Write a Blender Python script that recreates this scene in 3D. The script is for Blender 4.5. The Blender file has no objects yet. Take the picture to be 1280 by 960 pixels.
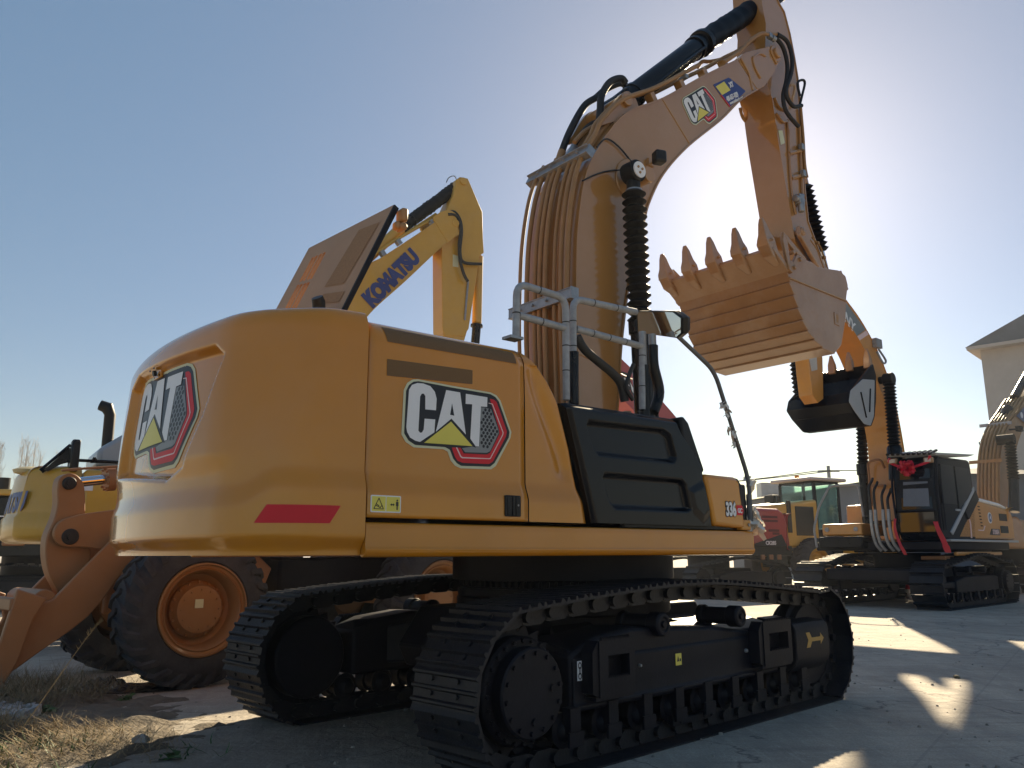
import bpy, bmesh, math, random
from math import sin, cos, pi, radians, sqrt, atan2, hypot
from mathutils import Vector, Matrix, Euler, noise
random.seed(7)
S = bpy.context.scene
COL = S.collection

# ---------------------------------------------------------------- camera, sky, sun, exposure
cd = bpy.data.cameras.new("camera"); cam = bpy.data.objects.new("camera", cd); COL.objects.link(cam)
cd.sensor_width = 36; cd.lens = 36 * 1021.124 / 1280; cd.clip_start = .05; cd.clip_end = 5000
cam.matrix_world = (Matrix.Translation((0, 0, 1.363)) @ Matrix.Rotation(radians(90 + 11.745), 4, 'X') @ Matrix.Rotation(radians(-.234), 4, 'Z'))
S.camera = cam
SUN_EL, SUN_AZ = 26.4, 18.3          # azimuth from +Y towards +X
w = bpy.data.worlds.new("World"); S.world = w; w.use_nodes = True
nt = w.node_tree; bg = nt.nodes['Background']
sky = nt.nodes.new('ShaderNodeTexSky'); sky.sky_type = 'NISHITA'; sky.sun_disc = False
sky.sun_elevation = radians(SUN_EL); sky.sun_rotation = radians(SUN_AZ)
sky.altitude = 50; sky.air_density = 1.0; sky.dust_density = .45; sky.ozone_density = 1.8
gm = nt.nodes.new('ShaderNodeGamma'); gm.inputs[1].default_value = .42
nt.links.new(sky.outputs[0], gm.inputs[0])
sat = nt.nodes.new('ShaderNodeHueSaturation'); sat.inputs['Saturation'].default_value = 1.85; nt.links.new(gm.outputs[0], sat.inputs['Color'])
g2 = nt.nodes.new('ShaderNodeGamma'); g2.inputs[1].default_value = 3.4; nt.links.new(sky.outputs[0], g2.inputs[0])
ad = nt.nodes.new('ShaderNodeVectorMath'); ad.operation = 'MULTIPLY_ADD'; ad.inputs[1].default_value = (.00045, .00044, .00043); nt.links.new(g2.outputs[0], ad.inputs[0]); nt.links.new(sat.outputs[0], ad.inputs[2])
nt.links.new(ad.outputs[0], bg.inputs[0]); bg.inputs[1].default_value = .097
sl = bpy.data.lights.new("sun", 'SUN'); sun = bpy.data.objects.new("sun", sl); COL.objects.link(sun)
sl.energy = 5.0; sl.angle = radians(.7); sl.color = (1, .82, .55)
sd = Vector((sin(radians(SUN_AZ)) * cos(radians(SUN_EL)), cos(radians(SUN_AZ)) * cos(radians(SUN_EL)), sin(radians(SUN_EL))))
sun.rotation_euler = sd.to_track_quat('Z', 'Y').to_euler()
S.view_settings.view_transform = 'Standard'; S.view_settings.look = 'None'
S.view_settings.exposure = 1.3; S.view_settings.gamma = 1; S.view_settings.use_curve_mapping = False

# ---------------------------------------------------------------- materials
def srgb(r, g, b):
    f = lambda c: (c / 255 / 12.92) if c / 255 <= .04045 else ((c / 255 + .055) / 1.055) ** 2.4
    return (f(r), f(g), f(b))
def mat(name, col, rough=.5, cior=1.5, metal=0, coat=0, var=.12, scale=3, bump=0, bscale=40, dust=0, dustcol=(.33, .29, .24), spec=.5, alpha=None, trans=0, emis=None, dscale=2.2):
    m = bpy.data.materials.new(name); m.use_nodes = True
    t = m.node_tree; N = t.nodes; L = t.links; b = N['Principled BSDF']
    b.inputs['Roughness'].default_value = rough; b.inputs['Metallic'].default_value = metal
    b.inputs['Coat Weight'].default_value = coat; b.inputs['Coat Roughness'].default_value = .06; b.inputs['Coat IOR'].default_value = cior
    b.inputs['Specular IOR Level'].default_value = spec
    if trans: b.inputs['Transmission Weight'].default_value = trans
    if emis: b.inputs['Emission Color'].default_value = (*col, 1); b.inputs['Emission Strength'].default_value = emis
    tc = N.new('ShaderNodeTexCoord'); nz = N.new('ShaderNodeTexNoise'); nz.inputs['Scale'].default_value = scale; nz.inputs['Detail'].default_value = 8
    nz.inputs['Roughness'].default_value = .6
    L.new(tc.outputs['Object'], nz.inputs['Vector'])
    rp = N.new('ShaderNodeMapRange'); rp.inputs['From Min'].default_value = .3; rp.inputs['From Max'].default_value = .7
    rp.inputs['To Min'].default_value = 1 - var; rp.inputs['To Max'].default_value = 1 + var
    L.new(nz.outputs['Fac'], rp.inputs['Value'])
    hs = N.new('ShaderNodeHueSaturation'); hs.inputs['Color'].default_value = (*col, 1); L.new(rp.outputs[0], hs.inputs['Value'])
    out = hs.outputs[0]
    if dust:
        n2 = N.new('ShaderNodeTexNoise'); n2.inputs['Scale'].default_value = dscale; n2.inputs['Detail'].default_value = 12; n2.inputs['Roughness'].default_value = .72
        L.new(tc.outputs['Object'], n2.inputs['Vector'])
        r2 = N.new('ShaderNodeMapRange'); r2.inputs['From Min'].default_value = .45; r2.inputs['From Max'].default_value = .75
        r2.inputs['To Max'].default_value = dust; L.new(n2.outputs['Fac'], r2.inputs['Value'])
        mx = N.new('ShaderNodeMix'); mx.data_type = 'RGBA'; L.new(r2.outputs[0], mx.inputs['Factor']); L.new(out, mx.inputs['A'])
        mx.inputs['B'].default_value = (*dustcol, 1); out = mx.outputs['Result']
        r3 = N.new('ShaderNodeMapRange'); r3.inputs['From Min'].default_value = .4; r3.inputs['From Max'].default_value = .75
        r3.inputs['To Min'].default_value = rough; r3.inputs['To Max'].default_value = min(1, rough + .35 * min(1, dust * 1.5)); L.new(n2.outputs['Fac'], r3.inputs['Value'])
        L.new(r3.outputs[0], b.inputs['Roughness'])
    L.new(out, b.inputs['Base Color'])
    if bump:
        n3 = N.new('ShaderNodeTexNoise'); n3.inputs['Scale'].default_value = bscale; n3.inputs['Detail'].default_value = 6
        L.new(tc.outputs['Object'], n3.inputs['Vector'])
        bp = N.new('ShaderNodeBump'); bp.inputs['Strength'].default_value = bump; bp.inputs['Distance'].default_value = .02
        L.new(n3.outputs['Fac'], bp.inputs['Height']); L.new(bp.outputs[0], b.inputs['Normal'])
    return m
M = {}
M['cat'] = mat('ochre_paint', (.56, .215, .006), .20, cior=1.5, coat=.75, spec=.3, var=.07, scale=1.3, bump=.012, bscale=3, dust=.07, dustcol=(.42, .33, .24))
M['boom'] = mat('ochre_paint_boom', (.38, .185, .05), .28, cior=1.65, coat=.9, spec=.3, var=.07, scale=1.1, bump=.01, bscale=3, dust=.12, dustcol=(.42, .33, .26))
M['bucket'] = mat('bucket_paint', (.34, .185, .082), .45, cior=1.65, coat=.6, var=.1, scale=3, dust=.5, dustcol=(.42, .33, .27), bump=.1, bscale=30)
M['hoodp'] = mat('ochre_paint_hood', (.40, .22, .10), .5, coat=.12, var=.06, dust=.3, dustcol=(.42, .33, .26))
M['grille'] = mat('perforated_grille', (.16, .085, .03), .7, var=.25, scale=160)
M['black'] = mat('black_paint', (.006, .0065, .009), .25, coat=0, spec=.25, var=.2, dust=.05, dustcol=(.1, .09, .08))
M['gloss'] = mat('gloss_black_paint', (.004, .005, .008), .2, spec=.28, var=.2, bump=.02, bscale=4)
M['under'] = mat('dark_steel_paint', (.007, .007, .012), .5, spec=.22, var=.3, scale=5, dust=.2, dustcol=(.045, .040, .038), bump=.12, bscale=40)
M['shoe'] = mat('track_steel', (.008, .009, .014), .45, spec=.35, var=.35, scale=8, dust=.35, dustcol=(.06, .052, .046), bump=.2, bscale=50, dscale=6)
M['rubber'] = mat('rubber', (.012, .012, .013), .6, var=.2, dust=.3, dustcol=(.09, .08, .075))
M['bellow'] = mat('bellow_rubber', (.004, .0045, .007), .5, spec=.22, var=.3, dust=.1, dustcol=(.03, .03, .032))
M['tyre'] = mat('tyre_rubber', (.028, .030, .038), .75, var=.3, scale=6, dust=.6, dustcol=(.09, .083, .078), bump=.3, bscale=30, dscale=3)
M['steel'] = mat('galvanised', (.30, .31, .33), .38, metal=.6, var=.2, scale=12, dust=.2)
M['chrome'] = mat('chrome', (.7, .7, .72), .12, metal=1, var=.03)
M['hose'] = mat('hose_ochre', (.33, .17, .055), .45, var=.15, dust=.25, dustcol=(.3, .25, .2))
M['wrap'] = mat('grey_wrap', (.30, .31, .33), .5, var=.2, scale=20, coat=.2, dust=.2)
M['wrapd'] = mat('grey_film', (.10, .105, .11), .45, var=.2, scale=20)
M['sheet'] = mat('pale_sheet', (.12, .14, .18), .4)
M['white'] = mat('white_decal', (.78, .78, .80), .4, var=.03, dust=.08)
M['decblack'] = mat('black_decal', (.014, .015, .022), .35, spec=.35, var=.1)
M['deckey'] = mat('decal_edge', (.60, .60, .40), .4, var=.03)
M['decyel'] = mat('yellow_decal', (.72, .62, .10), .4, var=.03)
M['decred'] = mat('red_decal', (.62, .018, .03), .45, spec=.3, var=.08)
M['decpink'] = mat('pale_line', (.75, .55, .55), .4, var=.05)
M['decgrey'] = mat('grey_mesh_decal', (.22, .23, .24), .4, var=.1)
M['navy'] = mat('navy_decal', (.03, .045, .19), .4, var=.05)
M['kyel'] = mat('yellow_paint', (.56, .31, .025), .35, coat=.4, var=.05, dust=.15, dustcol=(.5, .4, .25))
M['sany'] = mat('orange_ochre_paint', (.60, .26, .045), .35, cior=1.5, coat=.8, var=.06, dust=.15)
M['sgrey'] = mat('warm_grey_paint', (.55, .50, .46), .4, coat=.2, var=.05, dust=.15)
M['lorange'] = mat('tan_orange_paint', (.32, .148, .058), .5, coat=.05, var=.08, dust=.3, dustcol=(.34, .22, .13))
M['rim'] = mat('rim_orange', (.27, .125, .038), .5, coat=.1, var=.08, dust=.35, dustcol=(.30, .19, .11))
M['redp'] = mat('red_paint', (.40, .03, .03), .35, coat=.4, var=.06)
M['ribbon'] = mat('red_ribbon', (.5, .01, .03), .4, var=.15)
M['silver'] = mat('silver_paint', (.34, .36, .39), .38, coat=.3, var=.06)
M['glass'] = mat('cab_glass', (.010, .013, .017), .04, var=.02)
M['tglass'] = mat('clear_glass', (.55, .75, .72), .03, var=.01, trans=1)
M['mirrorg'] = mat('mirror_glass', (.62, .64, .66), .03, metal=1, var=.01)
M['plastic'] = mat('black_plastic', (.008, .009, .011), .42, spec=.3, var=.2)
M['lens'] = mat('lamp_lens', (.5, .45, .4), .15, coat=.5, var=.05)
M['amber'] = mat('amber_lens', (.8, .25, .02), .3, var=.05)
M['tape'] = mat('tape_white', (.72, .68, .62), .7, var=.1)
M['poly'] = mat('black_plastic_sheet', (.012, .013, .016), .28, var=.2, bump=.6, bscale=9)
M['stone'] = mat('white_rubble', (.36, .355, .35), .8, var=.3, scale=10, bump=.4)
M['wall'] = mat('cream_render', (.50, .43, .38), .85, var=.06, scale=1, dust=.2)
M['roof'] = mat('grey_roof', (.10, .11, .13), .6, var=.2, scale=1)
M['shed'] = mat('grey_cladding', (.10, .115, .15), .6, var=.1, scale=.5)
M['bark'] = mat('haze_paled_bark', (.36, .33, .30), .9, var=.2)  # paleness from distant haze and bright sky is put into the colour
M['straw'] = mat('dry_straw', (.30, .22, .115), .8, var=.35, scale=9)
M['weed'] = mat('weed_stem', (.20, .16, .09), .8, var=.35, scale=9)
M['leaf'] = mat('green_leaf', (.05, .11, .03), .6, var=.3, scale=8)

# ---------------------------------------------------------------- mesh helpers
class B:
    def __init__(s): s.v = []; s.f = []; s.mi = []; s.cur = 0
    def add(s, vs, fs, T=None):
        o = len(s.v)
        if T is not None: vs = [tuple(T @ Vector(p)) for p in vs]
        s.v += [tuple(p) for p in vs]; s.f += [tuple(o + i for i in f) for f in fs]; s.mi += [s.cur] * len(fs); return s
    def box(s, c, d, rz=0, T=None, R=None):
        x, y, z = d[0] / 2, d[1] / 2, d[2] / 2
        vs = [(a, b, e) for a in (-x, x) for b in (-y, y) for e in (-z, z)]
        m = Matrix.Translation(c) @ (R.to_4x4() if R is not None else Matrix.Rotation(rz, 4, 'Z'))
        if T is not None: m = T @ m
        return s.add(vs, [(0, 1, 3, 2), (4, 6, 7, 5), (0, 4, 5, 1), (2, 3, 7, 6), (0, 2, 6, 4), (1, 5, 7, 3)], m)
    def prism(s, poly, ax, a, b, T=None):
        def P(p, h): q = list(p); q.insert(ax, h); return tuple(q)
        n = len(poly)
        vs = [P(p, a) for p in poly] + [P(p, b) for p in poly]
        fs = [tuple(range(n)), tuple(range(2 * n - 1, n - 1, -1))] + [(i, i + n, (i + 1) % n + n, (i + 1) % n) for i in range(n)]
        return s.add(vs, fs, T)
    def rings(s, rs, caps=True, closed=False, T=None):
        n = len(rs[0]); vs = [p for r in rs for p in r]; fs = []
        for k in range(len(rs) - 1 + (1 if closed else 0)):
            a = k * n; b = ((k + 1) % len(rs)) * n
            fs += [(a + i, a + (i + 1) % n, b + (i + 1) % n, b + i) for i in range(n)]
        if caps and not closed: fs += [tuple(range(n - 1, -1, -1)), tuple(range((len(rs) - 1) * n, len(rs) * n))]
        return s.add(vs, fs, T)
    def tube(s, pts, r, n=10, sm=0, T=None):
        pts = [Vector(p) for p in pts]
        if sm: pts = smooth(pts, sm)
        m = len(pts); rr = r if isinstance(r, (list, tuple)) else None
        up = None; rs = []
        for i, p in enumerate(pts):
            d = (pts[min(i + 1, m - 1)] - pts[max(i - 1, 0)]).normalized()
            if up is None: up = d.orthogonal().normalized()
            up = (up - d * up.dot(d)).normalized(); sd_ = d.cross(up)
            if rr: q = i / (m - 1) * (len(rr) - 1); j = min(int(q), len(rr) - 2); rad = rr[j] + (rr[j + 1] - rr[j]) * (q - j)
            else: rad = r
            rs.append([tuple(p + (up * cos(2 * pi * k / n) + sd_ * sin(2 * pi * k / n)) * rad) for k in range(n)])
        return s.rings(rs, T=T)
    def lathe(s, p0, p1, prof, n=24, T=None, caps=True):      # prof: list of (distance along axis, radius)
        p0 = Vector(p0); d = (Vector(p1) - p0).normalized(); u = d.orthogonal().normalized(); w_ = d.cross(u)
        rs = [[tuple(p0 + d * t + (u * cos(2 * pi * k / n) + w_ * sin(2 * pi * k / n)) * max(r, 1e-4)) for k in range(n)] for t, r in prof]
        return s.rings(rs, T=T, caps=caps)
    def cyl(s, p0, p1, r, n=20, r1=None, ch=0, T=None):
        h = (Vector(p1) - Vector(p0)).length; r1 = r if r1 is None else r1
        pr = [(0, r), (h, r1)] if not ch else [(0, r - ch), (ch, r), (h - ch, r1), (h, r1 - ch)]
        return s.lathe(p0, p1, pr, n, T)
    def bellows(s, p0, p1, r0, r1, k, n=20, T=None):
        h = (Vector(p1) - Vector(p0)).length; pr = []
        for i in range(2 * k + 1): pr.append((h * i / (2 * k), r1 if i % 2 else r0))
        return s.lathe(p0, p1, pr, n, T)
    def grid(s, fn, nu, nv):
        vs = [tuple(fn(i / nu, j / nv)) for j in range(nv + 1) for i in range(nu + 1)]
        fs = [(j * (nu + 1) + i, j * (nu + 1) + i + 1, (j + 1) * (nu + 1) + i + 1, (j + 1) * (nu + 1) + i) for j in range(nv) for i in range(nu)]
        return s.add(vs, fs)
    def build(s, name, m, parent=None, bev=0, smooth=True, ang=35, seg=2, recalc=True, loc=None, rz=0, kind=None, cut=None, weld=0):
        me = bpy.data.meshes.new(name); me.from_pydata(s.v, [], s.f)
        ms = m if isinstance(m, (list, tuple)) else [m]
        for x in ms: me.materials.append(M[x] if isinstance(x, str) else x)
        if len(ms) > 1:
            for p, i in zip(me.polygons, s.mi): p.material_index = i
        bm = bmesh.new(); bm.from_mesh(me)
        if weld: bmesh.ops.remove_doubles(bm, verts=bm.verts, dist=weld)
        if recalc: bmesh.ops.recalc_face_normals(bm, faces=bm.faces)
        bm.to_mesh(me); bm.free()
        if smooth:
            me.shade_smooth(); me.set_sharp_from_angle(angle=radians(ang))
        o = bpy.data.objects.new(name, me); COL.objects.link(o)
        if parent is not None: o.parent = parent
        if loc: o.location = loc
        if rz: o.rotation_euler = (0, 0, rz)
        if bev:
            md = o.modifiers.new('bevel', 'BEVEL'); md.width = bev; md.segments = seg; md.limit_method = 'ANGLE'; md.angle_limit = radians(30); md.use_clamp_overlap = True
        if kind: o['kind'] = kind
        return o
def smooth(pts, k):
    out = []; n = len(pts)
    for i in range(n - 1):
        p0 = pts[max(i - 1, 0)]; p1 = pts[i]; p2 = pts[i + 1]; p3 = pts[min(i + 2, n - 1)]
        for j in range(k):
            t = j / k
            out.append(.5 * ((2 * p1) + (p2 - p0) * t + (2 * p0 - 5 * p1 + 4 * p2 - p3) * t * t + (3 * p1 - p0 - 3 * p2 + p3) * t ** 3))
    out.append(pts[-1]); return out
def smooth2(poly, k=6, closed=False):
    v = [Vector((p[0], p[1], 0)) for p in poly]
    if closed: v = [v[-1]] + v + v[:2]; o = smooth(v, k); o = o[k:-k - 1] if k else o; return [(p.x, p.y) for p in o]
    return [(p.x, p.y) for p in smooth(v, k)]
def roundpoly(poly, r, k=5):
    out = []; n = len(poly)
    for i in range(n):
        a, b, c = Vector(poly[i - 1]), Vector(poly[i]), Vector(poly[(i + 1) % n])
        d1 = (a - b); d2 = (c - b); q = min(r, d1.length * .45, d2.length * .45)
        p = b + d1.normalized() * q; e = b + d2.normalized() * q
        for j in range(k + 1):
            t = j / k; out.append(tuple((1 - t) ** 2 * p + 2 * t * (1 - t) * b + t * t * e))
    return out
def thing(name, label, cat, loc=(0, 0, 0), rz=0, group=None):
    o = bpy.data.objects.new(name, None); COL.objects.link(o); o.location = loc; o.rotation_euler = (0, 0, rz); o.empty_display_size = .3
    o['label'] = label; o['category'] = cat
    if group: o['group'] = group
    return o
def tag(o, label, cat, group=None):
    o['label'] = label; o['category'] = cat
    if group: o['group'] = group
    return o
def text(name, s, size, m, parent, T, bold=0.0, depth=.004, shear=0, sx=1, align='LEFT', cutx=None, fn=None):
    c = bpy.data.curves.new('t', 'FONT'); c.body = s; c.size = size; c.offset = bold; c.extrude = depth / 2; c.shear = shear; c.align_x = align; c.resolution_u = 3
    o = bpy.data.objects.new('t', c); COL.objects.link(o); dg = bpy.context.evaluated_depsgraph_get()
    me = bpy.data.meshes.new_from_object(o.evaluated_get(dg)); bpy.data.objects.remove(o); me.name = name
    me.materials.clear(); me.materials.append(M[m])
    if fn:
        bm = bmesh.new(); bm.from_mesh(me)
        for x in cutx: bmesh.ops.bisect_plane(bm, geom=bm.verts[:] + bm.edges[:] + bm.faces[:], plane_co=(x, 0, 0), plane_no=(1, 0, 0))
        for v in bm.verts: v.co = fn(v.co.x * sx, v.co.y, v.co.z)
        bm.to_mesh(me); bm.free()
    else:
        me.transform(T @ Matrix.Diagonal((sx, 1, 1, 1)))
    q = bpy.data.objects.new(name, me); COL.objects.link(q); q.parent = parent; return q
def sideT(x, z, y, ang=0, side=-1):        # text matrix on a side plane of a machine: side=-1 right side (read towards +X), +1 left side (read towards -X)
    if side < 0: Bm = Matrix(((1, 0, 0), (0, 0, -1), (0, 1, 0))).to_4x4()
    else: Bm = Matrix(((-1, 0, 0), (0, 0, 1), (0, 1, 0))).to_4x4()
    return Matrix.Translation((x, y, z)) @ Bm @ Matrix.Rotation(ang, 4, 'Z')
def inpoly(x, y, P):
    c = False; j = len(P) - 1
    for i in range(len(P)):
        if (P[i][1] > y) != (P[j][1] > y) and x < (P[j][0] - P[i][0]) * (y - P[i][1]) / (P[j][1] - P[i][1]) + P[i][0]: c = not c
        j = i
    return c
def pdist(x, y, P):     # signed distance, + inside
    d = 1e9; j = len(P) - 1
    for i in range(len(P)):
        ax, ay = P[j]; bx, by = P[i]; dx, dy = bx - ax, by - ay; l = dx * dx + dy * dy
        t = 0 if l == 0 else max(0, min(1, ((x - ax) * dx + (y - ay) * dy) / l)); d = min(d, hypot(x - ax - t * dx, y - ay - t * dy)); j = i
    return d if inpoly(x, y, P) else -d
def sstep(a, b, x):
    t = max(0, min(1, (x - a) / (b - a))); return t * t * (3 - 2 * t)

# ---------------------------------------------------------------- tracked undercarriage shared by all excavators
def loop_path(L, r, tops, zc=None, n=400):
    zc = zc if zc is not None else r
    pts = []
    pts += [(x, zc - r) for x in (-L, -L / 2, 0, L / 2, L)]
    pts += [(L + r * sin(a), zc - r * cos(a)) for a in [pi * k / 16 for k in range(1, 16)]]
    pts += tops[::-1]
    pts += [(-L - r * sin(a), zc + r * cos(a)) for a in [pi * k / 16 for k in range(1, 16)]]
    v = [Vector((p[0], p[1], 0)) for p in pts]
    v = [v[-1]] + v + v[:2]; o = smooth(v, 8)[8:-9]
    out = [(p.x, p.y) for p in o]; out.append(out[0]); return out
def along(path, n):
    acc = [0]
    for a, b in zip(path, path[1:]): acc.append(acc[-1] + hypot(b[0] - a[0], b[1] - a[1]))
    res = []; j = 0
    for i in range(n):
        t = acc[-1] * i / n
        while acc[j + 1] < t: j += 1
        u = (t - acc[j]) / (acc[j + 1] - acc[j] + 1e-9); a, b = path[j], path[j + 1]
        res.append((a[0] + (b[0] - a[0]) * u, a[1] + (b[1] - a[1]) * u, atan2(b[1] - a[1], b[0] - a[0])))
    return res, acc[-1] / n
def track(parent, y, width, L, r, tops, n=50, detail=2, side=-1, cap=.25, frame=None, rz=0, framemat='under', sprocket_x=-1, loc=(0, 0, 0)):
    """one crawler: belt of shoes, drive wheel, idler, rollers, side frame"""
    path = loop_path(L, r, tops); st, pitch = along(path, n)
    b = B(); w2 = width / 2
    p = pitch
    prof = [(-p * .5, -.012), (-p * .5, .006), (-p * .40, .028), (-p * .34, .028), (-p * .29, .006), (-p * .05, .006), (-p * .02, .028), (p * .04, .028), (p * .09, .006), (p * .30, .006), (p * .35, .028), (p * .41, .028), (p * .46, .004), (p * .54, .004), (p * .54, -.012)]
    if detail < 2: prof = [(-p * .46, -.015), (-p * .46, .0), (-p * .44, .05), (-p * .36, .05), (-p * .30, 0), (p * .34, .0), (p * .38, .02), (p * .45, .02), (p * .46, -.015)]
    for (x, z, a) in st:
        def P(u, h, yy, x=x, z=z, a=a): return (x + u * cos(a) + h * sin(a), yy, z + u * sin(a) - h * cos(a))
        b.rings([[P(u, h, y - w2) for u, h in prof], [P(u, h, y + w2) for u, h in prof]])
        if detail >= 1:
            for q in (-1, 1):
                yy = y + q * .095
                lk = [(-p * .52, -.015), (p * .40, -.015), (p * .52, -.05), (p * .52, -.12), (p * .30, -.135), (-p * .3, -.135), (-p * .52, -.10)]
                b.rings([[P(u, h, yy - .02) for u, h in lk], [P(u, h, yy + .02) for u, h in lk]])
        if detail >= 2:
            c0 = P(p * .38, -.075, y - .15); c1 = P(p * .38, -.075, y + .15); b.cyl(c0, c1, .038, 10)
            for q in (-1, 1):
                for e in (-.22, .16):
                    b.cyl(P(p * e, .004, y + q * .12), P(p * e, .022, y + q * .12), .016, 6)
    o = b.build('track', 'shoe', parent, loc=loc, rz=rz, ang=25)
    R = r - .135
    # toothed drive wheel
    sx = sprocket_x * L; ix = -sx
    g = B(); k = 21; rs = []
    for yy in (y - .045, y + .045):
        rs.append([(sx + (R + (.045 if i % 2 == 0 else -.02)) * cos(2 * pi * (i + .5) / (2 * k)), yy, r + (R + (.045 if i % 2 == 0 else -.02)) * sin(2 * pi * (i + .5) / (2 * k))) for i in range(2 * k)])
    g.rings(rs)
    yo = y + side * (w2 - .16)
    g.cyl((sx, y - side * .2, r), (sx, yo, r), cap * 1.22, 32, ch=.02)
    for i in range(24):
        a = 2 * pi * i / 24; g.cyl((sx + cap * 1.12 * cos(a), yo, r + cap * 1.12 * sin(a)), (sx + cap * 1.12 * cos(a), yo + side * .02, r + cap * 1.12 * sin(a)), .016, 6)
    sp = g.build('sprocket', 'under', o, bev=.004, seg=1)
    g = B(); g.cyl((sx, yo, r), (sx, yo + side * .10, r), cap, 36, ch=.012)
    for i in range(14):
        a = 2 * pi * (i + .3) / 14; rr = cap * .86
        g.cyl((sx + rr * cos(a), yo + side * .10, r + rr * sin(a)), (sx + rr * cos(a), yo + side * .118, r + rr * sin(a)), .016, 6)
    for a in (-1.55, .1): g.cyl((sx + .62 * cap * cos(a), yo + side * .10, r + .62 * cap * sin(a)), (sx + .62 * cap * cos(a), yo + side * .115, r + .62 * cap * sin(a)), .024, 12)
    g.build('drive_cover', 'under', sp)
    g = B(); g.lathe((ix, y - .12, r), (ix, y + .12, r), [(0, R * .55), (0, R - .015), (.06, R - .015), (.075, R + .03), (.165, R + .03), (.18, R - .015), (.24, R - .015), (.24, R * .55)], 36)
    g.cyl((ix, y - .17, r), (ix, y + .17, r), R * .35, 24, ch=.02)
    g.build('idler', 'under', o, bev=.004, seg=1)
    if detail >= 1:
        nr = 9 if detail >= 2 else 7
        for i in range(nr):
            x = -L * .8 + 1.6 * L * i / (nr - 1) if nr > 1 else 0
            g = B(); g.lathe((x, y - .19, .23), (x, y + .19, .23), [(0, .045), (.02, .07), (.05, .08), (.06, .115), (.1, .095), (.14, .095), (.15, .075), (.23, .075), (.24, .095), (.28, .095), (.32, .115), (.33, .08), (.36, .07), (.38, .045)], 18)
            g.box((x, y + side * .20, .30), (.10, .07, .16)); g.box((x, y + side * .235, .19), (.14, .02, .09))
            g.build('bottom_roller', 'under', o)
        for x, dz in ((-.59, 0), (.5, 0)):
            g = B(); zc = r * 1.64; g.lathe((x, y - .12, zc), (x, y + .26, zc), [(0, .04), (0, .085), (.04, .085), (.05, .07), (.3, .07), (.31, .088), (.37, .088), (.38, .07)], 20)
            yy = y - side * .12
            g = B(); f0 = y + side * .26; g.lathe((x, y - side * .14, zc), (x, f0, zc), [(0, .04), (0, .085), (.05, .085), (.06, .07), (.28, .07), (.29, .088), (.385, .088), (.40, .075), (.402, .055), (.39, .05), (.39, 0)], 22)
            g.cyl((x, f0 - side * .012, zc), (x, f0 + side * .008, zc), .028, 6)
            g.box((x, y - side * .10, zc - .14), (.12, .08, .24))
            g.build('top_roller', 'under', o, bev=.003, seg=1)
    g = B(); fr = frame or [(-L * .78, .72), (-L * .78, .36), (L * .62, .36), (L * .62, .66), (L * .3, .76), (-L * .6, .76)]
    g.prism(fr, 1, y - side * .22, y + side * .19)
    g.box((ix * .72, y, r), (L * .5, .30, .16))
    f_ = g.build('track_frame', framemat, o, bev=.03)
    return o, f_

# ---------------------------------------------------------------- the ochre excavator in front
EX = thing('excavator', 'large ochre excavator in the foreground seen from its rear corner, bucket raised high', 'excavator', (.461, 7.819, 0), radians(39.431))
UCR = radians(4.791)
TOPS = [(-1.97, 1.03), (-1.5, 1.07), (-.95, 1.105), (-.42, 1.13), (.15, 1.125), (.75, 1.09), (1.4, 1.04), (1.9, 1.0)]
trR, frR = track(EX, -1.295, .6, 1.96, .515, TOPS, n=50, side=-1, cap=.275, rz=UCR, frame=[(-1.56, .71), (-1.56, .33), (.95, .33), (1.3, .40), (1.3, .60), (.95, .69), (.2, .78), (-.9, .84), (-1.3, .80)])
trL, frL = track(EX, 1.295, .6, 1.96, .515, TOPS, n=50, side=1, cap=.275, rz=UCR, frame=[(-1.56, .71), (-1.56, .33), (.95, .33), (1.3, .40), (1.3, .60), (.95, .69), (.2, .78), (-.9, .84), (-1.3, .80)])
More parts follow.
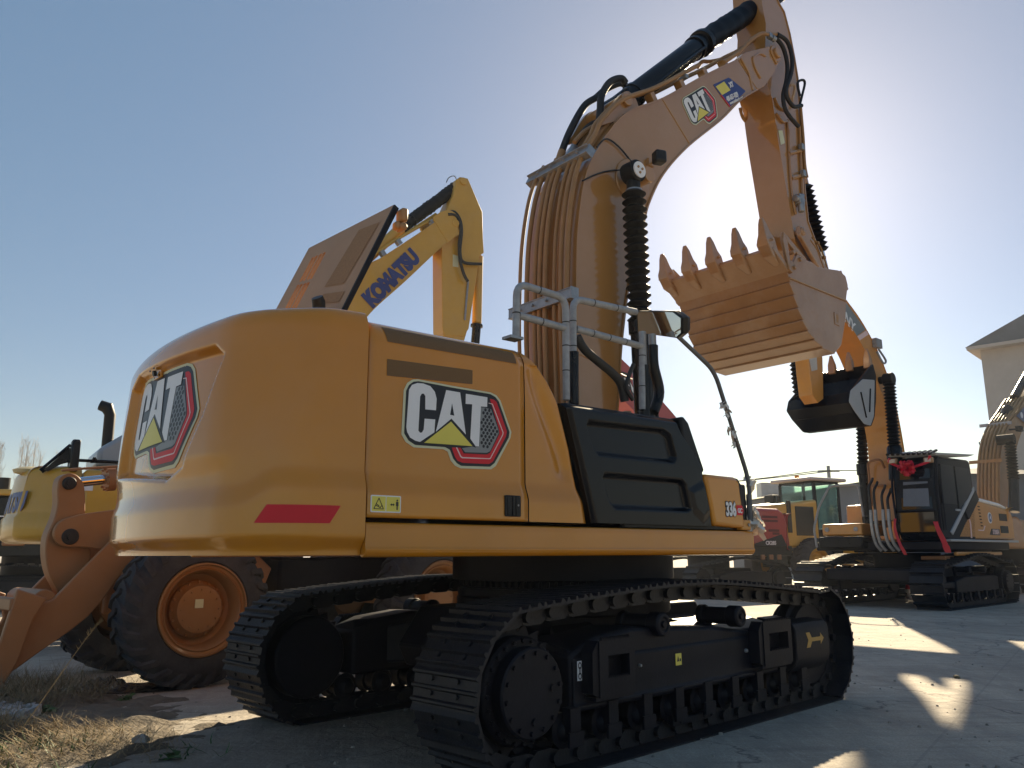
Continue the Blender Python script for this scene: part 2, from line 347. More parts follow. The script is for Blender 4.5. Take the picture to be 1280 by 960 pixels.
for tr, s_ in ((trR, -1), (trL, 1)):
    g = B()      # box beam outside face, bent lower lip
    g.prism([(s_ * 1.10, .34), (s_ * 1.50, .34), (s_ * 1.52, .37), (s_ * 1.50, .40), (s_ * 1.50, .66), (s_ * 1.44, .73), (s_ * 1.10, .80)], 0, -1.545, 1.28)
    g.box((1.30, s_ * 1.20, .52), (.5, .2, .3))
    g.build('frame_skirt', 'under', tr, bev=.012)
    for (x0, x1) in ((-1.45, -1.03), (.70, 1.22)):
        g = B(); yo = s_ * 1.60; yi = s_ * 1.50
        P_ = [(x0 + .06, .43), (x1, .43), (x1, .80), (x0 + .06, .80)]
        # plate with a hole: four bars
        for (a, b_, c, d) in ((x0 + .04, x1, .43, .545), (x0 + .04, x1, .69, .79), (x0 + .04, x0 + .13, .545, .69), (x1 - .06, x1, .545, .69)):
            g.box(((a + b_) / 2, yo, (c + d) / 2), (b_ - a, .022, d - c))
        g.prism([(x0 + .04, .43), (x0 - .02, .46), (x0 - .02, .72), (x0 + .04, .79)], 1, yi, yo)
        g.box(((x0 + x1) / 2, (yi + yo) / 2, .42), (x1 - x0 - .02, abs(yo - yi), .02)); g.box((x1 - .01, (yi + yo) / 2, .61), (.02, abs(yo - yi), .36))
        for k in range(14):
            xx = x0 + .08 + (x1 - x0 - .14) * k / 13
            g.prism([(xx - .012, .785), (xx + .012, .785), (xx, .812)], 1, yo - .011, yo + .011)
            if x0 + .14 < xx < x1 - .07: g.prism([(xx - .012, .54), (xx + .012, .54), (xx, .562)], 1, yo - .011, yo + .011)
        g.build('step', 'under', tr)
    g = B(); g.prism([(s_ * 1.22, .34), (s_ * 1.50, .31), (s_ * 1.575, .38), (s_ * 1.60, .44), (s_ * 1.60, .68), (s_ * 1.57, .74), (s_ * 1.22, .78)], 0, 1.32, 1.96)
    g.build('track_guard', 'under', tr, bev=.01)
    g = B()
    for x in (-.1, .0):
        pass
    for (x0, x1) in ((-.42, .10), (-1.35, -1.32)):
        if x1 - x0 > .1:
            g.box(((x0 + x1) / 2, s_ * 1.46, .12), (x1 - x0, .03, .05)); g.box((x0, s_ * 1.46, .22), (.03, .05, .22)); g.box((x1, s_ * 1.46, .22), (.03, .05, .22)); g.box((x0 + .1, s_ * 1.46, .22), (.03, .05, .22)); g.box((x1 - .1, s_ * 1.46, .22), (.03, .05, .22))
    g.build('track_guide', 'under', tr, bev=.005)
# markings on the near side frame
g = B(); yv = -1.601 - .002
ar = [(0, -.015), (.19, -.015), (.19, -.045), (.26, 0), (.19, .045), (.19, .015), (0, .015)]
fl = [(-.05, -.06), (.02, -.06), (.06, -.012), (.06, .012), (.02, .06), (-.05, .06), (-.01, 0)]
g.prism([(1.555 + x, .585 + z * 1.1) for x, z in fl], 1, yv, yv + .002); g.prism([(1.60 + x * .95, .585 + z * 1.15) for x, z in ar], 1, yv - .001, yv)
g.build('arrow_mark', mat('arrow_paint', (.42, .24, .05), .5), trR, smooth=False)
g = B(); g.box((-1.535 + .045, -1.503, .60), (.045, .004, .125)); g.build('chain_label', 'white', trR, smooth=False)
g = B()
for dz in (-.033, .033):
    for k in range(12):
        a = 2 * pi * k / 12; a2 = 2 * pi * (k + 1) / 12
        g.prism([(-1.49 + r_ * cos(q), .60 + dz + r_ * 1.35 * sin(q)) for r_, q in ((.011, a), (.017, a), (.017, a2), (.011, a2))], 1, -1.507, -1.5055)
g.box((-1.49, -1.506, .60), (.008, .002, .05)); g.build('chain_symbol', 'decblack', trR, smooth=False)
g = B(); g.box((-.355, -1.503, .575), (.075, .004, .085)); g.build('warning_label', 'decyel', trR, smooth=False)
g = B(); g.prism([(-.378, .56), (-.35, .56), (-.364, .60)], 1, -1.507, -1.5055); g.box((-.336, -1.506, .57), (.016, .002, .02)); g.build('label_print', 'decblack', trR, smooth=False)
g = B(); g.lathe((-.84, -1.50, .575), (-.84, -1.53, .575), [(0, .012), (.02, .010), (.024, 0)], 10); g.lathe((.62, -1.50, .56), (.62, -1.53, .56), [(0, .018), (.02, .014), (.024, 0)], 10); g.build('grease_fitting', 'steel', trR)
# centre frame and slewing ring
g = B()
g.prism([(-1.25, .42), (1.25, .42), (1.35, .60), (1.1, .92), (-1.1, .92), (-1.35, .60)], 1, -.72, .72)
for sx in (-1, 1):
    for sy in (-1, 1):
        g.rings([[(sx * .45 - .22, sy * .35, .45), (sx * .45 + .22, sy * .35, .45), (sx * .45 + .22, sy * .35, .90), (sx * .45 - .22, sy * .35, .90)], [(sx * .95 - .28, sy * 1.12, .40), (sx * .95 + .28, sy * 1.12, .40), (sx * .95 + .28, sy * 1.12, .72), (sx * .95 - .28, sy * 1.12, .72)]])
g.cyl((0, 0, .85), (0, 0, 1.0), .98, 48)
cf = g.build('centre_frame', 'under', EX, bev=.02, rz=UCR)
g = B(); g.lathe((0, 0, .98), (0, 0, 1.4), [(0, .93), (.03, .97), (.09, .97), (.092, .92), (.16, .92), (.162, 1.02), (.41, 1.02), (.415, .9)], 72)
for k in range(90):
    a = 2 * pi * k / 90; g.box((.935 * cos(a), .935 * sin(a), 1.11), (.05, .022, .05), rz=a)
for k in range(36):
    a = 2 * pi * k / 36; g.cyl((.99 * cos(a), .99 * sin(a), 1.31), (.99 * cos(a), .99 * sin(a), 1.335), .016, 6)
g.build('slewing_ring', 'under', EX, bev=.004, seg=1)

# upper body ------------------------------------------------------------
g = B(); g.box((-1.0, 0, 1.46), (3.7, 2.86, .16)); g.box((-2.2, 0, 2.1), (1.3, 2.7, 1.0)); g.box((-1.35, -1.0, 1.85), (.5, .8, .55)); g.box((.1, -1.02, 1.75), (1.6, .84, .42)); g.box((-.5, 0, 1.75), (1.6, .7, .5)); g.box((.8, 0, 1.55), (.3, 1.5, .2))
g.build('upper_frame', 'black', EX, bev=.02)
def sideprof(z):        # distance of the outer skin from the centre plane: a crease band between z 1.72 and 1.86
    return 1.5 - .035 * sstep(1.71, 1.84, z)
def doorfn(x0, xf, ztop, sh=.20, rr=.17):
    """skin from the lower edge up the side, over the shoulder, across to the centre"""
    def fn(u, v, ys=-1):
        # v 0..1 : side, shoulder, roof
        if v < .55: z = 1.575 + (ztop - rr - 1.575) * v / .55; y = sideprof(z)
        elif v < .80:
            a = (v - .55) / .25 * pi / 2; yb = sideprof(ztop - rr); z = ztop - rr + rr * sin(a); y = yb - rr * .9 * (1 - cos(a))
        else:
            q = (v - .8) / .2; y = (sideprof(ztop) - rr * .9) * (1 - q); z = ztop + .05 * sstep(0, 1, q)
        x = x0 + (xf(z) - x0) * u
        return Vector((x, ys * y, z))
    return fn
DX0, DX1 = -2.925, -1.695
fnD = doorfn(DX0, lambda z: DX1 - .02 * max(0, z - 2.5), 2.80)
handle = [(-1.885, 1.62), (-1.76, 1.62), (-1.76, 1.755), (-1.885, 1.755)]
for s_ in (-1, 1):
    g = B(); g.grid(lambda u, v: fnD(u, v, s_), 24, 90)
    o = g.build('engine_door', 'cat', EX, ang=60)
    md = o.modifiers.new('thick', 'SOLIDIFY'); md.thickness = .02; md.offset = -1
# seam strip in the door near-side: handle, label and grilles
hd = B(); hd.prism(roundpoly([(-1.90, 1.605), (-1.765, 1.605), (-1.765, 1.745), (-1.90, 1.745)], .012), 1, -1.512, -1.49)
hd.build('door_handle', 'black', EX, bev=.004)
g = B(); g.box((-1.865, -1.5135, 1.675), (.035, .006, .12)); g.box((-1.835, -1.516, 1.675), (.018, .012, .125)); g.box((-1.793, -1.514, 1.675), (.035, .006, .125)); g.build('handle_pull', 'plastic', EX, bev=.002)
g = B(); g.cyl((-1.793, -1.512, 1.68), (-1.793, -1.519, 1.68), .007, 10); g.build('lock', 'steel', EX)
def patch(name, pts, m, y=None, off=.004, nx=20, nz=6, shoulder=False):
    return None
def onbody(x, zz):      # zz runs up the side skin past the shoulder
    zt = 2.80; rr = .17
    if zz < zt - rr: return Vector((x, -sideprof(zz), zz)), Vector((0, -1, 0))
    a = (zz - (zt - rr)) / rr; a = min(a, pi / 2)
    yb = sideprof(zt - rr); return Vector((x, -(yb - rr * .9 * (1 - cos(a))), zt - rr + rr * sin(a))), Vector((0, -cos(a), sin(a)))
def gpatch(name, a, b_, c, d, m, off=.003):   # corners (x,zz): bottom-left, bottom-right, top-right, top-left
    g = B()
    def fn(u, v):
        x = (a[0] * (1 - u) + b_[0] * u) * (1 - v) + (d[0] * (1 - u) + c[0] * u) * v; z = (a[1] * (1 - u) + b_[1] * u) * (1 - v) + (d[1] * (1 - u) + c[1] * u) * v
        p, n = onbody(x, z); return p + n * off
    g.grid(fn, 12, 10); return g.build(name, m, EX, ang=80)
gpatch('shoulder_grille', (-2.80, 2.655), (-1.76, 2.665), (-1.76, 2.77), (-2.82, 2.77), 'grille')
gpatch('side_grille', (-2.80, 2.44), (-2.145, 2.47), (-2.145, 2.565), (-2.80, 2.545), 'grille')
# warning label
g = B(); g.prism(roundpoly([(-2.905, 1.605), (-2.70, 1.605), (-2.70, 1.705), (-2.905, 1.705)], .008), 1, -1.504, -1.498); wl_ = g.build('warning_label', 'white', EX, smooth=False)
g = B(); g.prism([(-2.898, 1.612), (-2.806, 1.612), (-2.806, 1.698), (-2.898, 1.698)], 1, -1.5055, -1.503); g.prism([(-2.80, 1.612), (-2.707, 1.612), (-2.707, 1.698), (-2.80, 1.698)], 1, -1.5055, -1.503); g.build('label_face', 'decyel', wl_, smooth=False)
g = B(); y0 = -1.507
for a, b_ in (((-2.885, 1.625), (-2.820, 1.625)), ((-2.820, 1.625), (-2.852, 1.688)), ((-2.852, 1.688), (-2.885, 1.625)), ((-2.872, 1.645), (-2.84, 1.632)), ((-2.845, 1.63), (-2.832, 1.645)), ((-2.87, 1.655), (-2.85, 1.642))):
    d = Vector((b_[0] - a[0], b_[1] - a[1])); n_ = Vector((-d.y, d.x)).normalized() * .0022
    g.prism([(a[0] + n_.x, a[1] + n_.y), (b_[0] + n_.x, b_[1] + n_.y), (b_[0] - n_.x, b_[1] - n_.y), (a[0] - n_.x, a[1] - n_.y)], 1, y0, -1.5054)
g.prism([(-2.775, 1.652), (-2.765, 1.66), (-2.765, 1.655), (-2.755, 1.655), (-2.755, 1.66), (-2.745, 1.652), (-2.755, 1.644), (-2.755, 1.649), (-2.765, 1.649), (-2.765, 1.644)], 1, y0, -1.5054)
g.prism([(-2.735, 1.67), (-2.735, 1.645), (-2.731, 1.645), (-2.731, 1.622), (-2.723, 1.622), (-2.723, 1.645), (-2.719, 1.645), (-2.719, 1.67)], 1, y0, -1.5054); g.cyl((-2.727, y0, 1.678), (-2.727, -1.5054, 1.678), .006, 8)
g.build('label_print', 'decblack', wl_, smooth=False)
# slanted panel in front of the door
XF = [(1.575, -1.085), (1.75, -1.12), (2.1, -1.21), (2.43, -1.33), (2.55, -1.42), (2.66, -1.52), (2.74, -1.62), (2.80, -1.665), (2.9, -1.67)]
def xfront(z):
    for (a, xa), (b_, xb) in zip(XF, XF[1:]):
        if z <= b_: return xa + (xb - xa) * (z - a) / (b_ - a)
    return XF[-1][1]
for s_ in (-1, 1):
    g = B(); f0 = doorfn(-1.685, xfront, 2.795)
    def fp(u, v):
        p = f0(u, v, s_)
        k = sstep(.80, 1.0, u); p.y -= s_ * k * k * .07     # rounded leading edge
        # long crease running down the panel
        if v < .6: c_ = (p.x - (-1.60 + .30 * sstep(2.7, 1.8, p.z))); p.y -= s_ * .028 * math.exp(-(c_ / .07) ** 2) * sstep(1.84, 1.95, p.z) * sstep(2.75, 2.6, p.z)
        return p
    g.grid(fp, 40, 90); n0 = len(g.v)
    fr_ = [fp(1, j / 90) for j in range(91)]
    g.add([tuple(p) for p in fr_] + [(p.x + .01, s_ * .75, p.z) for p in fr_], [(j, j + 1, j + 92, j + 91) for j in range(90)])
    o = g.build('side_panel', 'cat', EX, ang=60, weld=.0005)
    if s_ == 1: continue
# side skirt under the doors
g = B(); pf = [(1.352, 1.44), (1.345, 1.46), (1.352, 1.485), (1.372, 1.503), (1.395, 1.508), (1.402, 1.500), (1.50, 1.502), (1.535, 1.498), (1.548, 1.485), (1.548, 1.42), (1.36, 1.42)]
for s_ in (-1, 1):
    g = B(); g.rings([[(x, s_ * y, z) for z, y in pf] for x in (-2.93, -2.0, -1, 0, .85, .885)]); g.build('side_skirt', 'cat', EX, bev=.008, ang=50)
# dark storage box with two pressed recesses
BXA = [(-1.289,2.439),(-0.044,2.454),(0.294,1.96),(0.337,1.586),(-1.032,1.572)]
r1 = [(-1.089,2.324),(-0.251,2.335),(-0.165,2.298),(-0.107,2.126),(-0.15,2.078),(-0.997,2.081),(-1.046,2.125),(-1.107,2.286)]
r2 = [(-0.935,1.943),(-0.05,1.942),(-0.002,1.906),(0.045,1.715),(0.002,1.694),(-0.835,1.693),(-0.892,1.744),(-0.954,1.906)]
bl = [(0.036,1.869),(0.273,1.959),(0.315,1.697),(0.202,1.616),(0.084,1.69)]
def boxfn(u, v):
    z = 1.58 + (2.445 - 1.58) * v
    xl = -1.06 + (-1.305 + 1.06) * v ** 1.05; xr = .335 - .085 * sstep(0, .5, v) - (.31 * sstep(.5, 1, v))
    x = xl + (xr - xl) * u
    d = .045 * sstep(-.012, .028, pdist(x, z, r1)) + .045 * sstep(-.012, .028, pdist(x, z, r2)) - .012 * sstep(-.02, .05, pdist(x, z, bl))
    y = -1.495 + d + .05 * sstep(.93, 1.0, v) ** 2 + .03 * (sstep(.97, 1, u) ** 2 + sstep(.03, 0, u) ** 2)
    return Vector((x, y, z))
g = B(); g.grid(boxfn, 190, 120)
top_ = [boxfn(i / 190, 1) for i in range(191)]; rt = [boxfn(1, j / 120) for j in range(121)]; lf = [boxfn(0, j / 120) for j in range(121)]
g.add([tuple(p) for p in top_] + [(p.x, -.62, p.z + .03) for p in top_], [(j, j + 1, j + 192, j + 191) for j in range(190)])
g.add([tuple(p) for p in rt] + [(p.x + .01, -.62, p.z) for p in rt], [(j, j + 1, j + 122, j + 121) for j in range(120)])
g.add([tuple(p) for p in lf] + [(p.x, -.62, p.z) for p in lf], [(j, j + 1, j + 122, j + 121) for j in range(120)])
g.prism([(-1.30, 2.44), (-1.06, 1.58), (.30, 1.58), (.24, 2.0), (-.06, 2.44)], 1, -.64, -.60)
bx = g.build('storage_box', 'gloss', EX, ang=40, weld=.0005)
g = B(); nose = [(-0.023,2.463),(0.03,2.475),(0.089,2.427),(0.269,2.039),(0.234,2.01),(0.109,2.023),(0.042,2.091),(-0.003,2.305)]
g.prism(nose, 1, -1.485, -.66); g.build('step_lamp_cover', 'plastic', EX, bev=.02, seg=3)
# front tool box, ochre, number on its side
FB = [(0.245,2.011),(0.665,2.008),(0.731,1.977),(0.781,1.566),(0.337,1.586)]
g = B(); a = FB
g.rings([[(p[0], -1.50, p[1]) for p in a], [(p[0], -1.30, p[1]) for p in a], [(p[0], -.62, p[1]) for p in a]]); fb = g.build('front_box', 'cat', EX, bev=.035, seg=4)
g = B(); g.prism([(0.665,2.008),(0.745,1.998),(0.829,1.905),(0.824,1.642),(0.778,1.641),(0.731,1.977)], 1, -1.47, -.66); g.build('box_front_cap', 'plastic', EX, bev=.01)
T = sideT(.50, 1.675, -1.504)
tt = text('number_336', '336', .155, 'white', fb, T, bold=.006, sx=.62); 
T = sideT(.50, 1.675, -1.502); text('number_outline', '336', .155, 'decblack', fb, T, bold=.014, sx=.62)
g = B(); g.prism(roundpoly([(.655, 1.68), (.735, 1.68), (.755, 1.72), (.735, 1.765), (.655, 1.765)], .01), 1, -1.5035, -1.4985); g.build('red_tag', 'decred', fb, smooth=False)
text('letters_gc', 'GC', .055, 'white', fb, sideT(.665, 1.70, -1.5055), bold=.002, sx=.8)
g = B(); g.box((.80, -1.35, 1.60), (.14, .28, .09)); g.build('mirror_bracket', mat('bracket_orange', (.55, .24, .03), .4, coat=.3), EX, bev=.012)
g = B(); g.cyl((.83, -1.485, 1.60), (.83, -1.50, 1.60), .015, 6); g.build('bolt', 'steel', EX)
# deck cap by the boom foot, filler cap, hatch lid
g = B(); g.rings([[(-.36, -1.2, 2.46), (-.08, -1.2, 2.46), (-.08, -.9, 2.48), (-.36, -.9, 2.48)], [(-.33, -1.17, 2.50), (-.12, -1.17, 2.50), (-.12, -.93, 2.52), (-.33, -.93, 2.52)]]); g.cyl((-.2, -1.06, 2.5), (-.2, -1.06, 2.55), .04, 12); g.build('filler_lid', 'bucket', EX, bev=.01)

# cab on the far side, hidden behind the boom from here
g = B(); cab = [(-.50, 1.55), (1.25, 1.55), (1.34, 2.0), (1.05, 3.08), (.9, 3.15), (-.45, 3.15), (-.5, 3.05)]
g.prism(cab, 1, .56, 1.48); cb = g.build('cab', 'black', EX, bev=.05, seg=3)
g = B(); g.prism([(-.38, 2.05), (1.1, 2.05), (.93, 2.98), (-.38, 2.98)], 1, .552, .558); g.prism([(-.38, 2.05), (1.1, 2.05), (.93, 2.98), (-.38, 2.98)], 1, 1.482, 1.488); g.prism([(.66, 2.1), (1.38, 2.1), (1.38, 2.95), (.66, 2.95)], 0, -.512, -.505); g.build('cab_window', 'glass', cb, smooth=False)

# counterweight: dense skin with pressed panel and bumper --------------------
def plan():             # contour seen from above, from the near side round the tail to the far side
    st, R1, a1 = .21, .55, radians(78.3); x = -2.935 - st; pts = [(-2.935, -1.5), (-3.03, -1.5), (x, -1.5)]
    for k in range(1, 41): a = a1 * k / 40; pts.append((x - R1 * sin(a), -1.5 + R1 * (1 - cos(a))))
    x1, y1 = pts[-1]; R2 = -y1 / cos(a1)
    for k in range(1, 31): a = a1 + (pi / 2 - a1) * k / 30; pts.append((x1 - R2 * (sin(a) - sin(a1)), y1 + R2 * (cos(a1) - cos(a))))
    return pts + [(x, -y) for x, y in pts[:-1][::-1]]
PL = plan(); ACC = [0]
for a_, b_ in zip(PL, PL[1:]): ACC.append(ACC[-1] + hypot(b_[0] - a_[0], b_[1] - a_[1]))
def planat(s):
    t = s * ACC[-1]; j = 0
    lo, hi = 0, len(ACC) - 1
    while hi - lo > 1:
        mid = (lo + hi) // 2
        if ACC[mid] <= t: lo = mid
        else: hi = mid
    u = (t - ACC[lo]) / (ACC[hi] - ACC[lo] + 1e-9); a, b2 = PL[lo], PL[hi]
    p = Vector((a[0] + (b2[0] - a[0]) * u, a[1] + (b2[1] - a[1]) * u)); k0 = max(lo - 3, 0); k1 = min(hi + 3, len(PL) - 1)
    d = Vector((PL[k1][0] - PL[k0][0], PL[k1][1] - PL[k0][1])).normalized(); return p, Vector((-d.y, d.x))   # outward normal
REC = [(0.824,1.916),(0.741,2.587),(0.476,2.653),(-0.929,2.61),(-1.034,2.54),(-0.88,2.176),(-0.678,1.882),(-0.427,1.812)]
BANDX = -3.30
def cwpoint(s, z, off=0):
    p, n = planat(s); back = sstep(-3.10, -3.55, p.x)       # 0 on the flank, 1 on the tail
    ridge = sstep(1.25, .95, abs(p.y)) * back
    flank = 1.5 - sideprof(z)
    low = z - 1.38
    d = -.05 * (1 - sstep(0, .09, low)) - .0
    step_ = .030 - .004 * back
    zb = 1.84 - .10 * sstep(-3.45, -3.62, p.x) * 1.0         # the crease drops as it runs round the tail
    d -= step_ * sstep(zb - .12, zb + .02, z) 
    d -= (.05 * back) * sstep(1.9, 2.95, z)
    d += .022 * ridge * sstep(1.80, 1.95, z)                 # raised centre of the tail
    # emblem recess
    if p.x < -3.3: d -= .07 * sstep(-.006, .05, pdist(p.y, z, REC))
    d -= .30 * (1 - sqrt(max(0, 1 - sstep2(2.66 + .02 * back, CWTOP(p), z) ** 2))) * .26
    q = p + n * (d + off)
    return Vector((q.x, q.y, z))
def sstep2(a, b, x): return max(0, min(1, (x - a) / (b - a)))
def CWTOP(p): return 2.83 - .03 * sstep(-2.95, -3.5, p.x) + .0 * p.y
g = B(); NU, NV = 240, 130
def cwg(u, v):
    s = u; p, n = planat(s); zt = CWTOP(p)
    z = 1.36 + (zt - 1.36) * (1 - (1 - v) ** 1.25) if v < 1 else zt
    return cwpoint(s, min(z, zt - 1e-4))
g.grid(cwg, NU, NV)
ring = [cwg(i / NU, 1) for i in range(NU + 1)]
prev = ring
for k, (f_, dz) in enumerate(((.97, .022), (.90, .045), (.78, .07), (.5, .105), (.2, .125), (.02, .13))):
    cur = [Vector((-2.935 + (p.x + 2.935) * f_, p.y * f_, p.z + dz * .28)) for p in ring]
    g.add([tuple(p) for p in prev] + [tuple(p) for p in cur], [(j, j + 1, j + NU + 2, j + NU + 1) for j in range(NU)]); prev = cur
bot = [cwg(i / NU, 0) for i in range(NU + 1)]
g.add([tuple(p) for p in bot] + [(-2.935, p.y * .98, 1.36) for p in bot], [(j, j + 1, j + NU + 2, j + NU + 1) for j in range(NU)])
fr_ = [cwg(0, j / NV) for j in range(NV + 1)]; fl_ = [cwg(1, j / NV) for j in range(NV + 1)]
for q in (fr_, fl_): g.add([tuple(p) for p in q] + [(-2.93, p.y * .9, p.z) for p in q], [(j, j + 1, j + NV + 2, j + NV + 1) for j in range(NV)])
cw = g.build('counterweight', 'cat', EX, ang=75, weld=.0008)
# s for a given y on the tail (near side: y from -1.5 up)
def s_of_y(y):
    lo, hi = .08, .92
    for _ in range(30):
        m_ = (lo + hi) / 2
        if planat(m_)[0].y < y: lo = m_
        else: hi = m_
    return (lo + hi) / 2
def cwyz(y, z, off): return cwpoint(s_of_y(y), z, off)

# the CAT emblem, as polygons in a unit frame (x right, y up), traced from the door ------------
EMP = lambda L_: [((x - 535) / 440., (490 - y) / 440.) for x, y in L_]
E_OUT = [(205, 105), (480, 150), (800, 195), (850, 220), (885, 265), (980, 545), (970, 600), (840, 840), (800, 868), (545, 848), (500, 825), (465, 780), (440, 705), (405, 685), (180, 665), (120, 620), (88, 560), (100, 200), (125, 140), (165, 110)]
E_BLK = [(210, 122), (480, 166), (795, 210), (840, 235), (870, 275), (963, 545), (955, 595), (828, 815), (790, 845), (550, 828), (515, 805), (485, 765), (458, 690), (420, 668), (190, 646), (140, 608), (108, 550), (118, 205), (140, 155), (172, 128)]
E_RED = [(790, 252), (825, 258), (850, 280), (938, 540), (930, 585), (815, 800), (780, 822), (560, 803), (520, 785), (500, 755), (472, 672), (545, 676), (568, 725), (760, 740), (790, 725), (872, 560), (868, 520)]
E_MSH = [(740, 330), (800, 345), (862, 520), (866, 555), (790, 712), (760, 725), (580, 715), (555, 680), (640, 668), (700, 668), (712, 330)]
E_LIN = [(778, 288), (815, 296), (908, 550), (904, 572), (795, 775), (785, 780), (555, 765), (540, 752), (505, 672), (515, 672), (548, 745), (560, 755), (780, 772), (790, 768), (896, 570), (900, 552), (808, 302), (778, 294)]
E_YEL = [(465, 455), (640, 665), (255, 630)]
E_TRB = [(468, 425), (672, 680), (640, 668), (222, 633)]
E_C = [(200, 138), (245, 140), (300, 160), (335, 205), (350, 265), (345, 362), (262, 355), (262, 245), (250, 225), (235, 225), (222, 250), (212, 530), (225, 548), (240, 545), (252, 520), (258, 432), (340, 438), (334, 545), (225, 622), (190, 612), (150, 585), (128, 540), (122, 500), (138, 195), (160, 155)]
E_A1 = [(425, 188), (538, 205), (585, 565), (468, 430), (345, 540)]
E_AH = [(472, 300), (490, 405), (457, 398)]
E_T = [(585, 215), (768, 240), (765, 325), (712, 322), (695, 668), (665, 665), (622, 600), (638, 305), (583, 302)]
def shrinkdots():
    out = []
    for j in range(12):
        for i in range(9):
            x = 745 + i * 33 + (16 if j % 2 else 0) - 60; y = 350 + j * 29 + (x - 745) * .16
            if pdist(x, y, E_MSH) > 10: out.append([(x + 11 * cos(a), y + 15 * sin(a)) for a in [pi * k / 4 for k in range(8)]])
    return out
def emblem(parent, fn, cuts=None):
    """fn(u, v, off) puts a point of the unit frame onto the panel"""
    layers = [('emblem_border', 'deckey', [E_OUT], 1), ('emblem_field', 'decblack', [E_BLK], 2), ('emblem_hexagon', 'decred', [E_RED], 3), ('emblem_mesh', 'decgrey', [E_MSH], 3.4), ('emblem_holes', 'decblack', shrinkdots() + [E_TRB], 4.2), ('emblem_line', 'decpink', [E_LIN], 4), ('emblem_letters', 'white', [E_C, E_A1, E_T], 5), ('emblem_gap', 'decblack', [E_AH], 6), ('emblem_triangle', 'decyel', [E_YEL], 6)]
    root = None
    for nm, m_, polys, lay in layers:
        bm = bmesh.new()
        for P_ in polys:
            P_ = EMP(P_)
            if nm in ('emblem_border', 'emblem_field', 'emblem_hexagon'): P_ = roundpoly(P_, .012, 2)
            bm.faces.new([bm.verts.new((x, y, 0)) for x, y in P_])
        if cuts: 
            bmesh.ops.triangulate(bm, faces=bm.faces[:])
            for c in cuts: bmesh.ops.bisect_plane(bm, geom=bm.verts[:] + bm.edges[:] + bm.faces[:], plane_co=(c, 0, 0), plane_no=(1, 0, 0))
            for c in cuts: bmesh.ops.bisect_plane(bm, geom=bm.verts[:] + bm.edges[:] + bm.faces[:], plane_co=(0, c, 0), plane_no=(0, 1, 0))
        for v in bm.verts: v.co = fn(v.co.x, v.co.y, lay * .0008 + .002)
        me = bpy.data.meshes.new(nm); bm.to_mesh(me); bm.free(); me.materials.append(M[m_]); o = bpy.data.objects.new(nm, me); COL.objects.link(o); o.parent = parent
# the traced shape is sheared by perspective: undo with the door plane (values measured on the door)
EA = [(-2.248,2.18),(-1.816,2.221),(-2.251,2.52)]
def emb_side(parent, cx, cz, sc, ang, y, sgn=-1, asp=1.0):
    # plain frame: shear so that the letters stand upright and the base line is level
    def fn(u, v, off):
        X = u * 1.0; Y = (v + u * .105) * 1.03
        xx = X * sc * asp; yy = Y * sc; c, s = cos(ang), sin(ang)
        return Vector((cx + (xx * c - yy * s) * (1 if sgn < 0 else -1), y + sgn * off, cz + xx * s + yy * c))
    return fn
emblem(EX, lambda u, v, off: Vector((EA[0][0] + (EA[1][0] - EA[0][0]) * u + (EA[2][0] - EA[0][0]) * v + 0, -sideprof(2.1) - off, EA[0][1] + (EA[1][1] - EA[0][1]) * u + (EA[2][1] - EA[0][1]) * v)))
EB = [(0.501,2.576),(-0.596,2.524),(-0.487,1.887),(0.599,2.103)]
def cwe(u, v, off):
    # unit frame -> (y,z): C top-left, T top-right, hexagon bottom, C bottom-left measured on the tail
    U = (u + 1.0) / 2.03; V = (v + u * .105 + .80) / 1.66
    yl, yr = .63, -.72
    z0, z1 = 1.90, 2.64
    y = yl + (yr - yl) * U; z = z0 + (z1 - z0) * V
    return cwyz(y, z, off * 1.5)
emblem(cw, cwe, cuts=[k / 12 for k in range(-14, 15)])
g = B()
q = cwyz(.10, 2.60, .012); g.box(q, (.02, .16, .075)); cmr = g.build('rear_camera_plate', 'cat', cw, bev=.006)
g = B(); q = cwyz(.10, 2.60, .03); g.cyl(q, q + Vector((-.02, 0, -.005)), .02, 14); g.build('camera_lens', 'plastic', cmr)
g = B()
for dy in (-.062, .062):
    for dz in (-.022, .022): p_ = cwyz(.10 + dy, 2.60 + dz, .022); g.cyl(p_, p_ + Vector((-.006, 0, 0)), .007, 8)
g.build('screw', 'black', cmr)
# reflector on the corner
RF = [(300, 656), (312, 636), (388, 631), (371, 655)]
def corner(px_s, z): return cwpoint(px_s, z, .004)
g = B()
def rfn(u, v):
    s = .048 + (.150 - .048) * (1 - u) + .016 * (1 - v) * 1.0 - .008; z = 1.535 + .10 * v
    return cwpoint(s, z, .004)
g.grid(rfn, 20, 5); g.build('red_reflector', 'decred', cw, ang=80)

